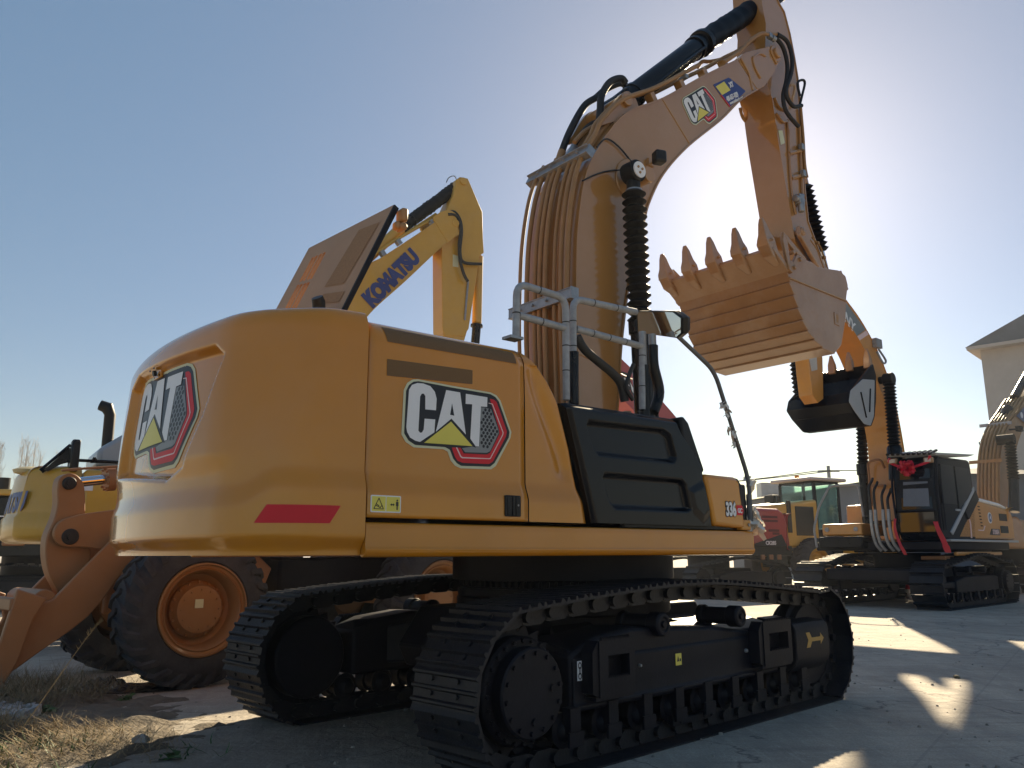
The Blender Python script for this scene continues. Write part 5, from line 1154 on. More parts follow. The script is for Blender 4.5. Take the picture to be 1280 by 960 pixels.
# boom, lift cylinders, arm and bucket
SB_b = [(3.363,8.024),(2.325,7.485),(1.416,6.748),(0.841,5.93),(0.525,5.066),(0.342,4.077)]; SB_f = [(3.219,7.356),(2.265,6.608),(1.86,5.353),(1.848,4.063),(2.124,2.791)]
beamo = [(4.6, 8.6), (3.9, 8.33)] + SB_b + [(.30, 3.4), (.35, 2.2)]
beami = [(1.1, 2.2), (1.05, 3.2)] + [(0.634,4.232),(0.901,5.113),(1.616,5.933),(2.169,6.755)][0:1] + [(1.12, 5.2), (1.75, 6.2), (2.6, 6.95), (3.6, 7.55), (4.5, 7.95)]
beami = [(1.15, 2.2), (1.05, 3.1), (.95, 4.2), (1.15, 5.1), (1.72, 5.98), (2.35, 6.75), (3.4, 7.42), (4.5, 7.9)]
sbm = beam(SX, 'boom', 'sany', beamo, beami, .35, fl=.02)
g = B(); lb = [(p[0], p[1]) for p in [(3.14,7.894),(2.483,7.742),(1.991,7.367),(2.294,7.043),(3.064,7.34)]]
LB = [(3.872,8.213),(3.106,7.835),(2.059,7.264),(2.631,6.983),(3.491,7.43),(4.038,7.747)]
g.prism(LB, 1, .352, .358); sl_ = g.build('boom_plate', mat('plate_grey', (.20, .22, .23), .5), sbm, smooth=False)
g = B(); g.prism([(2.636,6.96),(2.014,7.25),(1.889,7.161),(2.515,6.872)], 1, .352, .358); g.build('plate_stripe', 'decpink', sl_, smooth=False)
q0, q1 = [(3.616,7.707),(2.46,7.146)]
text('boom_lettering', 'SANY', .42, 'white', sl_, Matrix.Translation((3.72, .362, 7.50)) @ Matrix(((-1, 0, 0), (0, 0, 1), (0, 1, 0))).to_4x4() @ Matrix.Rotation(atan2(q1[1] - q0[1], -(q1[0] - q0[0])), 4, 'Z'), bold=.012)
g = B(); fp_ = offs(smooth2(beamo, 5), .06)
for y in (.30, .20, -.05, -.2):
    g = B(); g.tube([(p.x, y, p.y) for p in fp_[8:]], .032, 8); g.build('hydraulic_pipe', 'hose', sbm)
g = B(); g.box((1.55, .42, 6.95), (.35, .12, .25)); g.tube([(1.5, .42, 6.8), (1.3, .5, 6.5), (1.5, .5, 6.4), (1.7, .45, 6.7)], .03, 6, sm=3); g.build('lamp_bracket', 'steel', sbm)
ang_ = {}
for ys, L_ in ((.60, [(1.47,0.6,5.937),(1.551,0.6,4.064),(1.699,0.6,3.211)]), (-.60, [(0.559,-0.6,6.117),(0.824,-0.6,3.79),(0.828,-0.6,1.373)])):
    a, m1, e = [Vector(p) for p in L_]
    g = B(); g.cyl((a.x, ys - .13, a.z), (a.x, ys + .13, a.z), .17, 26, ch=.02); g.cyl((a.x, 0, a.z), (a.x, ys, a.z), .10, 16); eye = g.build('lift_cylinder', 'bellow', SX)
    g = B(); g.bellows(a - Vector((0, 0, .1)), m1, .11, .17, 19, 18); g.build('bellows', 'bellow', eye, ang=60)
    g = B(); g.lathe(m1, e, [(0, .19), (.3, .19), (.32, .155), ((e - m1).length, .155)], 20); g.build('barrel', 'black', eye)
SA = [(4.5, 8.3), (4.9, 8.4), (4.6, 7.6), (4.1, 6.4), (3.85, 5.6), (3.5, 5.2), (3.3, 5.25), (3.5, 6.0), (3.9, 7.2)]
sy_arm = [(4.31,6.506),(4.409,5.667),(4.758,5.016),(5.158,4.967),(5.418,5.522),(5.413,6.317)]
SA = sy_arm + [(4.7, 8.9), (4.1, 9.2)][::-1]
SA = [(4.403,5.088),(4.705,4.951),(4.954,5.12),(4.996,5.616),(5.022,6.219)] + [(5.4, 8.3), (5.5, 9.2), (5.0, 9.4)] + [(4.322,6.858),(4.274,6.134)]
g = B(); g.prism(SA, 1, -.18, .18); sarm = g.build('arm', 'sany', SX, bev=.015)
g = B(); g.prism([(4.992,6.025),(4.617,6.125),(4.63,5.798),(4.923,5.714)], 1, .182, .196); g.build('arm_plate', 'sgrey', sarm)
cyl_ = [(4.625,-0.35,6.454),(4.534,-0.35,5.183)]
g = B(); a, e = Vector(cyl_[0]), Vector(cyl_[1]); d = (a - e).normalized(); g.bellows(a + d * 1.2, e, .13, .19, 22, 18); g.build('bellows', 'bellow', SX, ang=60)
# dark bucket seen from its open side
bo_ = [(2.89,6.103),(3.249,5.902),(4.299,5.186),(4.433,4.913),(4.181,4.706),(3.678,4.443),(3.327,4.438),(3.097,4.686),(2.906,5.16),(2.769,5.805)]
g = B()
g.prism(roundpoly(bo_, .04), 1, .78, .83); g.prism(roundpoly(bo_, .04), 1, -.83, -.78)
bw = [(2.89,6.103),(2.769,5.805),(2.906,5.16),(3.097,4.686),(3.327,4.438),(3.682,4.423),(4.185,4.686),(4.433,4.913),(4.299,5.186)]
for a, c in zip(bw, bw[1:]):
    a = Vector(a); c = Vector(c); t = (c - a).normalized(); n = Vector((-t.y, t.x)) * .04; g.prism([tuple(a), tuple(c), tuple(c + n), tuple(a + n)], 1, -.79, .79)
sbk = g.build('bucket', 'black', SX, bev=.012)
g = B(); bq = [(p[0] , p[1]) for p in bo_[:9]]
g.prism(roundpoly([(3.62,5.594),(4.335,5.215),(4.473,4.922),(4.221,4.716),(3.763,4.449),(3.414,4.445),(3.18,4.712),(2.933,5.671)], .05), 1, .835, .85); g.build('side_plate', 'silver', sbk, bev=.01)
g = B(); g.tube([(3.821,0.86,5.24),(3.642,0.86,4.619)], .02, 6); g.tube([(3.261,0.86,5.395),(3.432,0.86,4.783)], .02, 6); g.build('plate_groove', 'black', sbk)
for k, (px_) in enumerate((-.72, -.26, .22, .70)):
    q = [(2.659,0,5.996)][0]
    g = B(); bx0 = Vector((bw[0][0], px_, bw[0][1])); g.rings([[(bx0.x - .08, px_ - .10, bx0.z - .1), (bx0.x + .08, px_ - .10, bx0.z - .1), (bx0.x + .08, px_ + .10, bx0.z - .1), (bx0.x - .08, px_ + .10, bx0.z - .1)], [(bx0.x - .06, px_ - .09, bx0.z + .15), (bx0.x + .08, px_ - .09, bx0.z + .15), (bx0.x + .08, px_ + .09, bx0.z + .15), (bx0.x - .06, px_ + .09, bx0.z + .15)], [(bx0.x + .0, px_ - .03, bx0.z + .42), (bx0.x + .05, px_ - .03, bx0.z + .42), (bx0.x + .05, px_ + .03, bx0.z + .42), (bx0.x, px_ + .03, bx0.z + .42)]]); g.build('tooth', 'boom' if k < 2 else 'bucket', sbk, bev=.02)

# ---- red excavator ------------------------------------------------------------
RX = thing('excavator', 'red excavator half hidden behind the front box of the ochre one', 'excavator', (6.69, 28.58, 0), radians(90 - 236))
for y in (-1.3, 1.3): track(RX, y, .6, 1.8, .50, [(-1.8, .98), (-1.2, 1.1), (-.3, 1.18), (.4, 1.16), (1.2, 1.06), (1.8, 1.0)], n=44, detail=0, side=-1 if y < 0 else 1)
g = B(); g.box((0, 0, .7), (1.8, 2.1, .35)); g.cyl((0, 0, .8), (0, 0, 1.4), .7, 28); g.build('centre_frame', 'under', RX, bev=.03)
g = B(); g.box((-.6, 0, 1.42), (3.8, 3.1, .34)); g.build('upper_frame', 'black', RX, bev=.03)
g = B(); g.prism([(.2, 1.6), (-2.2, 1.6), (-2.28, 2.3), (-2.12, 2.72), (-1.85, 2.84), (.2, 2.86)], 1, -1.5, 1.6); rbod = g.build('body', 'redp', RX, bev=.10, seg=4)
g = B(); g.prism([(.2, 1.58), (-2.16, 1.58), (-1.9, 1.98), (-.4, 1.64)], 1, 1.602, 1.612); g.build('black_panel', 'decblack', rbod, smooth=False)
text('body_lettering', 'CK285', .17, 'white', rbod, sideT(-1.05, 1.63, 1.615, 0, 1), bold=.008, sx=1.1)
text('door_lettering', '38N8', .30, 'decgrey', rbod, sideT(-.25, 2.0, 1.606, 0, 1), bold=.01, sx=.85)
g = B()
for z, x0, x1 in ((2.42, -.95, -1.75), (2.55, -.95, -1.75), (2.10, -1.25, -1.8), (1.98 + .02, -1.45, -1.8)): g.box(((x0 + x1) / 2, 1.603, z), (abs(x1 - x0), .012, .08))
g.build('vent', mat('vent_red', (.12, .012, .015), .6), rbod)
rt_ = tail(RX, 'redp', 3.0, 1.56, -2.22, 1.45, 2.7)
for k in range(3): g = B(); g.box((-.9 - .42 * k, 1.58, 1.22), (.20, .05, .17)); g.build('orange_hook', 'lorange', RX, bev=.02)
RBo = [(1.106,2.714),(0.956,3.791),(1.036,4.876),(1.259,5.548),(1.615,5.931),(2.434,6.566),(3.132,7.089),(4.023,7.656),(4.66,8.027)]; RBi = [(4.798,6.946),(4.041,6.371),(3.198,5.735),(2.444,5.048),(2.139,4.001),(2.143,2.688)]
rbm = beam(RX, 'boom', 'redp', RBo, RBi, .3)
g = B(); g.prism([(3.955,7.203),(3.712,7.179),(3.562,6.632),(3.668,6.593),(3.901,6.835)], 1, .305, .312); g.prism([(3.647,7.079),(3.355,6.519),(3.298,6.23),(3.565,6.551)], 1, .305, .312); bl_ = g.build('boom_plate', 'decblack', rbm, smooth=False)
g = B(); g.prism([(3.86,7),(3.721,6.989),(3.627,6.732),(3.763,6.824)], 1, .312, .318); g.prism([(3.586,6.871),(3.421,6.62),(3.362,6.385),(3.527,6.608)], 1, .312, .318); g.build('plate_letters', 'white', bl_, smooth=False)
g = B(); g.prism([(-.1, 1.6), (1.7, 1.6), (1.6, 2.9), (-.1, 2.9)], 1, .5, 1.5); g.build('cab', 'black', RX, bev=.06)
ex_ = [(4.6, 7.6), (4.9, 7.3), (4.2, 4.2), (3.8, 4.2)]
g = B(); g.prism(ex_, 1, -.2, .2); g.build('arm', 'redp', RX, bev=.02)

# ---- ochre excavator at the right edge ---------------------------------------------
X2 = thing('excavator', 'pale ochre excavator at the right edge, only its boom showing over the orange machine', 'excavator', (17.8, 30, 0), radians(90 - 50))
for y in (-1.4, 1.4): track(X2, y, .6, 2.0, .52, ktop, n=44, detail=0, side=-1 if y < 0 else 1)
g = B(); g.box((0, 0, .7), (1.9, 2.2, .35)); g.cyl((0, 0, .8), (0, 0, 1.5), .8, 28); g.build('centre_frame', 'under', X2, bev=.03)
g = B(); g.box((-1.0, 0, 1.95), (3.6, 3.0, .9)); g.build('body', 'bucket', X2, bev=.1, seg=3)
tail(X2, 'bucket', 3.5, 1.5, -2.7, 1.45, 2.5)
g = B(); g.prism([(1.0, 1.5), (2.5, 1.5), (2.4, 2.6), (2.0, 3.4), (.8, 3.4)], 1, .6, 1.5); g.build('cab', 'black', X2, bev=.08)
XBo = [(-2.0 + .6, 2.2), (-1.75, 3.2)] + [(-1.755,3.815),(-1.341,4.684),(-0.613,5.608),(0.257,6.435),(1.281,7.162),(2.713,7.976)]
XBi = [(4.423,7.872),(2.739,6.861),(1.455,5.797),(0.647,4.828),(0.184,3.919),(-0.209,2.757)]
XBo = [(-1.248,2.727),(-0.955,3.858),(-0.597,4.738),(-0.076,5.421),(0.651,5.994),(1.742,6.626),(2.793,7.249),(4.488,8.047),(7.795,9.118)]; XBi = [(7.392,8.145),(4.098,7.012),(2.44,6.262),(1.45,5.553),(0.595,4.677),(-0.223,3.611),(-0.66,2.744)]
xb = beam(X2, 'boom', 'bucket', XBo, XBi, .36)
for k, y in enumerate((.32, .2, .08, -.05, -.18, -.3)):
    fo = offs(smooth2(XBo, 4), .08); g = B(); g.tube([(p.x, y, p.y) for p in fo[:-8]], .045, 8); g.build('hydraulic_pipe', 'hose', xb)
for z in (4.6, 6.0):
    i = min(range(len(fo)), key=lambda i: abs(fo[i].y - z)); g = B(); g.box((fo[i].x - .04, .08, fo[i].y), (.05, 1.1, .12)); g.build('clamp_bar', 'steel' if z > 5 else 'hose', xb)
sg = [(0.626,0,5.767),(1.395,0,6.456),(2.659,0,7.324),(4.03,0,8.318),(6.388,0,9.764)]
g = B(); g.cyl(sg[2], sg[4], .16, 18); g.lathe(sg[1], sg[2], [(0, .1), (.3, .22), (.5, .22)], 16); g.build('arm_cylinder', 'black', X2)
for L_ in ([(0.73,0.3,5.659),(0.878,0.3,6.133),(1.644,0.3,6.584),(2.522,0.3,6.805)], [(0.419,0,5.598),(0.806,0,6.089),(1.56,0,6.473),(2.363,0,6.938)]): g = B(); g.tube(L_, .05, 8, sm=4); g.build('hydraulic_hose', 'rubber', xb)
lc = [Vector(p) for p in [(-0.661,-0.75,5.303),(-0.78,-0.75,3.843),(-1.089,-0.75,2.717)]]
g = B(); g.cyl(lc[0] - Vector((0, .15, 0)), lc[0] + Vector((0, .4, 0)), .18, 20); ec = g.build('lift_cylinder', 'bellow', X2); g = B(); g.bellows(lc[0], lc[1], .13, .20, 14, 16); g.build('bellows', 'bellow', ec, ang=60); g = B(); g.cyl(lc[1], lc[2], .16, 16); g.build('barrel', 'black', ec)
g = B(); q = [(0.572,-0.7,5.801)][0]; g.box(q, (.25, .2, .2)); g.tube([q, (q[0] - .4, -.5, q[2] - .05)], .04, 6); g.build('work_lamp', 'plastic', X2, bev=.03)
g = B(); g.prism([(1.362,6.398),(2.348,6.878),(3.237,6.753),(2.267,6.18)], 1, -.412, -.405); xs = g.build('boom_sticker', mat('sticker_blue', (.10, .14, .24), .5), xb, smooth=False)
g = B(); q = [(1.91,-0.41,6.487)][0]; g.cyl((q[0], -.42, q[2]), (q[0], -.412, q[2]), .12, 16); g.build('sticker_disc', 'white', xs)
g = B(); g.tube([(0.788,0.5,5.074),(0.277,0.5,5.126),(-0.02,0.5,5.374),(0.398,0.5,5.53),(0.992,0.5,5.489)], .02, 6, sm=4); g.build('loose_cable', 'navy', X2)

# ---- machine at the left edge -------------------------------------------------------
LXa = radians(90 - 75)
L1 = thing('excavator', 'dark machine with an open cooling bay at the left edge of the yard', 'excavator', (-12.9, 22.5, 0), LXa)
for y in (-1.3, 1.3): track(L1, y, .6, 1.95, .51, ktop, n=44, detail=0, side=-1 if y < 0 else 1)
g = B(); g.box((0, 0, .7), (1.9, 2.1, .35)); g.cyl((0, 0, .8), (0, 0, 1.5), .75, 28); g.build('centre_frame', 'under', L1, bev=.03)
g = B(); g.box((-.7, 0, 1.6), (3.8, 3.0, .5)); g.build('upper_frame', 'black', L1, bev=.03)
g = B(); g.box((-.7, 0, 2.35), (3.6, 2.9, 1.0)); bb = g.build('body', 'black', L1, bev=.05)
g = B(); g.box((-.7, 0, 2.95), (3.9, 3.1, .16)); g.build('roof_panel', 'kyel', L1, bev=.05)
g = B(); g.box((-.1, -1.52, 1.78), (.5, .2, .34)); g.build('orange_box', 'lorange', L1, bev=.03)
g = B(); g.cyl((-.6, -1.1, 2.9), (-.6, -1.1, 3.35), .14, 16); g.build('intake_cap', 'plastic', L1)
g = B()
for k in range(6): g.box((-.9 + .35 * (k % 3), -1.46, 2.0 + .35 * (k // 3)), (.34, .02, .03))
g.build('warning_print', 'white', bb)
tail(L1, 'black', 3.3, 1.5, -2.5, 1.4, 2.5)

# ---- wheel loaders ---------------------------------------------------------------------
def wheel(parent, c, side, R=.82, W=.60, rim='rim', lugs=True, rz=0):
    """big lugged tyre; side +1: outer face towards +Y of the machine"""
    g = B(); s = side; x, y, z = c; y0 = y - s * W / 2
    pr = [(0, R * .60), (.03, R * .74), (.03, R * .80), (.10, R * .90), (.13, R * .955), (W * .5, R * .965), (W - .13, R * .955), (W - .10, R * .90), (W - .03, R * .80), (W - .025, R * .74), (W, R * .62), (W - .02, R * .60)]
    g.lathe((x, y0, z), (x, y0 + s * 1, z), pr, 64, caps=False)
    if lugs:
        n = 26
        for k in range(n):
            for h in (0, 1):
                a = 2 * pi * (k + .5 * h) / n; sk = .11
                secs = []
                ws = [0.02, .09, .15, W * .5 + .02] if h == 0 else [W - .02, W - .09, W - .15, W * .5 - .02]
                for j, (wv, r1) in enumerate(zip(ws, (R * .84, R * .985, R * 1.0, R * 1.0))):
                    aa = a + sk * j * .8; da = .052 - .004 * j; yy = y0 + s * wv; r0 = R * (.80 if j == 0 else .93)
                    secs.append([(x + r0 * cos(aa - da), yy, z + r0 * sin(aa - da)), (x + r1 * cos(aa - da * .8), yy, z + r1 * sin(aa - da * .8)), (x + r1 * cos(aa + da * .8), yy, z + r1 * sin(aa + da * .8)), (x + r0 * cos(aa + da), yy, z + r0 * sin(aa + da))])
                g.rings(secs)
    wh = g.build('wheel', 'tyre', parent, ang=40)
    g = B(); a = (x, y0, z); e = (x, y0 + s, z); q = R * .60
    g.lathe(a, e, [(W - .03, q), (W + .005, q - .005), (W + .01, q - .02), (W - .02, q - .03), (W - .03, q - .055), (W - .015, q - .07), (W - .04, q - .09), (W - .20, q - .12), (W - .24, q * .62), (W - .24, .001)], 56, caps=False)
    rm = g.build('rim', rim, wh, ang=30)
    g = B(); g.lathe(a, e, [(W - .26, q * .60), (W - .18, q * .60), (W - .16, q * .55), (W - .10, q * .50), (W - .09, q * .44), (W - .085, 0)], 40)
    for k in range(16): t = 2 * pi * k / 16; p = (x + q * .57 * cos(t), y0 + s * (W - .18), z + q * .57 * sin(t)); g.cyl(p, (p[0], p[1] + s * .03, p[2]), .014, 6)
    for k in range(12): t = 2 * pi * k / 12; p = (x + q * .42 * cos(t), y0 + s * (W - .085), z + q * .42 * sin(t)); g.cyl(p, (p[0], p[1] + s * .012, p[2]), .010, 6)
    hb = g.build('hub', rim, wh, ang=30); return wh, hb
LD = thing('wheel_loader', 'tan orange wheel loader at the left, lift arms lowered, big tyres', 'wheel loader', (-4.13, 9.78, 0), radians(90 + 135))
w1, hb1 = wheel(LD, (0, .95, .80), 1, R=.81, W=.58)
g = B(); g.box((.02, 1.158 + .003, .86), (.09, .006, .09)); g.build('hub_label', 'deckey', hb1, smooth=False)
wheel(LD, (0, -.95, .80), -1, R=.81, W=.58)
wheel(LD, (-3.3, .95, .80), 1, R=.81, W=.58); wheel(LD, (-3.3, -.95, .80), -1, R=.81, W=.58)
g = B(); g.box((0, 0, .85), (.35, 1.5, .35)); g.box((-3.3, 0, .85), (.35, 1.5, .35)); g.build('axle', 'lorange', LD, bev=.05)
g = B(); g.prism([(.45, .7), (-1.0, .7), (-1.2, 1.2), (-.6, 1.7), (-.3, 2.35), (.05, 2.35), (.45, 1.3)], 1, -.45, -.35); g.prism([(.45, .7), (-1.0, .7), (-1.2, 1.2), (-.6, 1.7), (-.3, 2.35), (.05, 2.35), (.45, 1.3)], 1, .35, .45); g.box((-.3, 0, .95), (1.3, .75, .5)); g.build('front_frame', 'lorange', LD, bev=.02)
g = B(); g.box((-2.9, 0, 1.05), (3.2, .9, .55)); g.box((-3.9, 0, 1.0), (.9, 2.0, .7)); g.build('rear_frame', 'under', LD, bev=.04)
g = B(); g.prism([(-2.3, 1.35), (-4.4, 1.35), (-4.5, 1.9), (-4.2, 2.25), (-2.3, 2.35)], 1, -.62, .62); g.build('engine_hood', 'lorange', LD, bev=.08, seg=3)
g = B(); g.prism([(-.9, 1.5), (-2.2, 1.5), (-2.2, 2.6), (-.95, 2.6)], 1, -.7, .7); lcb = g.build('cab', 'lorange', LD, bev=.05)
g = B(); g.prism([(-1.0, 1.9), (-2.1, 1.9), (-2.1, 2.55), (-1.0, 2.55)], 1, .702, .712); g.build('cab_window', 'glass', lcb)
g = B(); g.box((-1.1, .95, 1.45), (.3, .3, .3)); g.build('step_box', 'under', LD, bev=.03)
# arms
AR = [(0.454,1.701),(0.658,1.619),(0.964,1.269),(1.251,0.932),(1.322,0.911),(1.395,0.914),(1.448,0.878),(1.456,0.817),(1.432,0.716),(1.454,0.656),(1.504,0.599),(1.575,0.544),(1.623,0.548),(1.656,0.476),(1.68,0.199),(1.615,0.222),(1.513,0.285),(1.317,0.433),(1.076,0.601),(0.913,0.734),(0.772,0.904),(0.63,1.131),(0.505,1.314)]
for y0_, y1_ in ((.46, .52), (-.52, -.46)):
    g = B(); g.prism(AR, 1, y0_, y1_); g.build('lift_arm', 'lorange', LD, bev=.012)
g = B(); jw = [(1.456,0.817),(1.634,0.773),(1.725,0.733),(1.707,0.569),(1.634,0.519),(1.575,0.544),(1.504,0.599),(1.454,0.656),(1.432,0.716)]; 
q = [(1.435,0,0.753)][0]; g.cyl((1.32, -.48, .92), (1.32, .48, .92), .11, 18); g.box((1.25, 0, .86), (.12, .92, .18)); g.cyl((1.5, -.44, .4), (1.5, .44, .4), .07, 16)
g.build('cross_tube', 'lorange', LD, bev=.01)
g = B(); cpl = [(1.407,0.872),(1.611,0.797),(1.744,0.752),(1.75,0.196),(1.614,0.182),(1.617,0.465),(1.452,0.62),(1.406,0.732)]
g.prism([(1.35, .95), (1.62, 1.05), (1.78, .25), (1.66, .12), (1.55, .35), (1.45, .75)], 1, -.85, -.78); g.prism([(1.35, .95), (1.62, 1.05), (1.78, .25), (1.66, .12), (1.55, .35), (1.45, .75)], 1, .60, .66); g.box((1.62, -.05, .9), (.1, 1.4, .12)); g.box((1.72, -.05, .2), (.1, 1.4, .12)); g.build('coupler', 'lorange', LD, bev=.015)
# bell crank and tilt link
BCK = [(1.203,2.064),(1.197,2.168),(1.155,2.223),(1.076,2.246),(0.991,2.207),(0.931,2.096),(0.897,1.834),(0.897,1.66),(0.798,1.401),(0.818,1.264),(0.903,1.129),(1.028,0.94),(1.134,1.068),(1.211,1.219),(1.253,1.402),(1.255,1.569),(1.203,1.756),(1.187,1.91)]
g = B(); g.prism(smooth2(BCK, 4, True), 1, -.10, .10); q = [(1.095,0.12,2.135)][0]; q2 = [(1.055,0.12,1.562)][0]
bc = g.build('bell_crank', 'lorange', LD, bev=.02)
g = B(); g.cyl((q[0], -.16, q[2]), (q[0], .14, q[2]), .07, 20, ch=.01); g.cyl((q[0], .14, q[2]), (q[0], .155, q[2]), .035, 12); g.build('pivot_pin', 'rubber', bc); g = B(); g.cyl((q2[0], -.2, q2[2]), (q2[0], .215, q2[2]), .085, 24, ch=.01); g.cyl((q2[0], .215, q2[2]), (q2[0], .235, q2[2]), .04, 12); g.build('pivot_pin', 'rubber', bc)
LK = [(1.224,1.584),(1.203,1.685),(1.131,1.754),(0.937,1.811),(0.566,1.875),(0.349,1.901),(0.305,1.4),(0.523,1.401),(0.894,1.452),(1.101,1.451),(1.184,1.501)]
g = B(); g.prism(roundpoly(LK, .06), 1, .12, .19); g.build('tilt_link', 'lorange', LD, bev=.012)
rr_ = [Vector(p) for p in [(0.987,0,2.158),(0.671,0,2.212),(0.515,0,2.23)]]
g = B(); g.cyl(rr_[0], rr_[1], .055, 20); tc_ = g.build('tilt_cylinder', 'chrome', LD)
d = (rr_[2] - rr_[1]).normalized(); g = B(); g.lathe(rr_[1] - d * .02, rr_[2] + d * .8, [(0, .09), (0, .135), (.09, .135), (.10, .10), (1.0, .10)], 24)
for k in range(10):
    t = 2 * pi * k / 10; u = d.orthogonal().normalized(); p = rr_[1] - d * .02 + (u * cos(t) + d.cross(u) * sin(t)) * .115; g.cyl(p, p - d * .025, .013, 6)
g.build('cylinder_body', 'lorange', tc_)
g = B(); g.tube([(1.182,0.1,2.27),(0.999,0.1,2.3),(0.58,0.1,2.356)], .014, 8); g.build('grease_pipe', 'lorange', LD)

WX = thing('wheel_loader', 'yellow wheel loader with a glazed cab far back between the machines', 'wheel loader', (12.8, 34, 0), radians(90 - 60))
for x in (-2.3, 1.9):
    for s_ in (-1, 1): wheel(WX, (x, s_ * 1.2, .95), s_, R=.97, W=.68, rim='kyel', lugs=s_ < 0)
g = B(); g.box((-.3, 0, 1.2), (5.2, 1.1, .6)); g.box((-2.3, 0, 1.0), (.5, 2.2, .4)); g.box((1.9, 0, 1.0), (.5, 2.2, .4)); g.build('frame', 'black', WX, bev=.04)
g = B(); g.prism([(-4.3, 1.5), (-4.35, 2.6), (-4.0, 3.15), (-1.7, 3.4), (-1.7, 1.6)], 1, -1.15, 1.15); wh_ = g.build('engine_hood', 'kyel', WX, bev=.12, seg=3)
g = B(); g.box((-2.5, -1.16, 2.55), (1.0, .04, 1.1)); g.box((-3.35, -1.16, 2.7), (.22, .04, 1.2)); g.build('side_opening', 'black', wh_, bev=.01)
g = B(); g.box((-4.38, 0, 2.3), (.06, 1.6, 1.0)); g.build('radiator_grille', 'black', wh_, bev=.01)
g = B(); g.box((-2.2, 0, 1.35), (1.3, 2.7, .12)); g.build('mudguard', 'kyel', WX, bev=.04)
g = B()
for x in (-1.5, -.1):
    for y in (-.85, .85): g.box((x, y, 3.0), (.12, .12, 2.2))
g.box((-.8, 0, 1.9), (1.6, 1.8, .7)); g.box((-.8, .0, 4.12), (1.5, 1.75, .08)); wc = g.build('cab', 'black', WX, bev=.03)
quadpanel('cab_window', 'tglass', [(-1.4, -.86, 2.3), (-.2, -.86, 2.3), (-.2, -.86, 4.05), (-1.4, -.86, 4.05)], wc)
quadpanel('rear_window', 'tglass', [(-1.52, -.78, 2.3), (-1.52, .78, 2.3), (-1.52, .78, 4.05), (-1.52, -.78, 4.05)], wc)
quadpanel('far_window', 'tglass', [(-1.4, .86, 2.3), (-.2, .86, 2.3), (-.2, .86, 4.05), (-1.4, .86, 4.05)], wc)
quadpanel('windscreen', 'tglass', [(-.08, -.78, 2.3), (-.08, .78, 2.3), (-.08, .78, 4.05), (-.08, -.78, 4.05)], wc)
g = B(); g.box((-.8, 0, 4.22), (2.1, 2.1, .14)); g.build('cab_roof', 'sgrey', WX, bev=.05)
g = B(); g.box((-.9, 0, 2.6), (.5, .5, .5)); g.box((-1.15, 0, 3.0), (.14, .45, .7)); g.build('seat', 'plastic', wc, bev=.08)
g = B(); g.cyl((-1.2, .2, 4.28), (-1.2, .2, 4.45), .09, 12); g.build('beacon', 'amber', WX)
g = B(); g.box((-2.3, .6, 3.5), (.35, .5, .3)); g.cyl((-2.9, -.3, 3.2), (-2.9, -.3, 3.55), .1, 12); g.build('exhaust', 'plastic', WX, bev=.04)
g = B(); g.tube(fillet([(.3, -1.3, 1.3), (.3, -1.3, 2.9), (-.1, -1.2, 3.0), (-.1, -1.2, 1.6)], .15), .03, 8); g.build('handrail', 'steel', WX)
g = B(); g.prism([(.3, 1.3), (2.6, .5), (3.2, .6), (2.0, 1.9), (.5, 2.4)], 1, -.6, .6); g.build('lift_arm', 'kyel', WX, bev=.05)

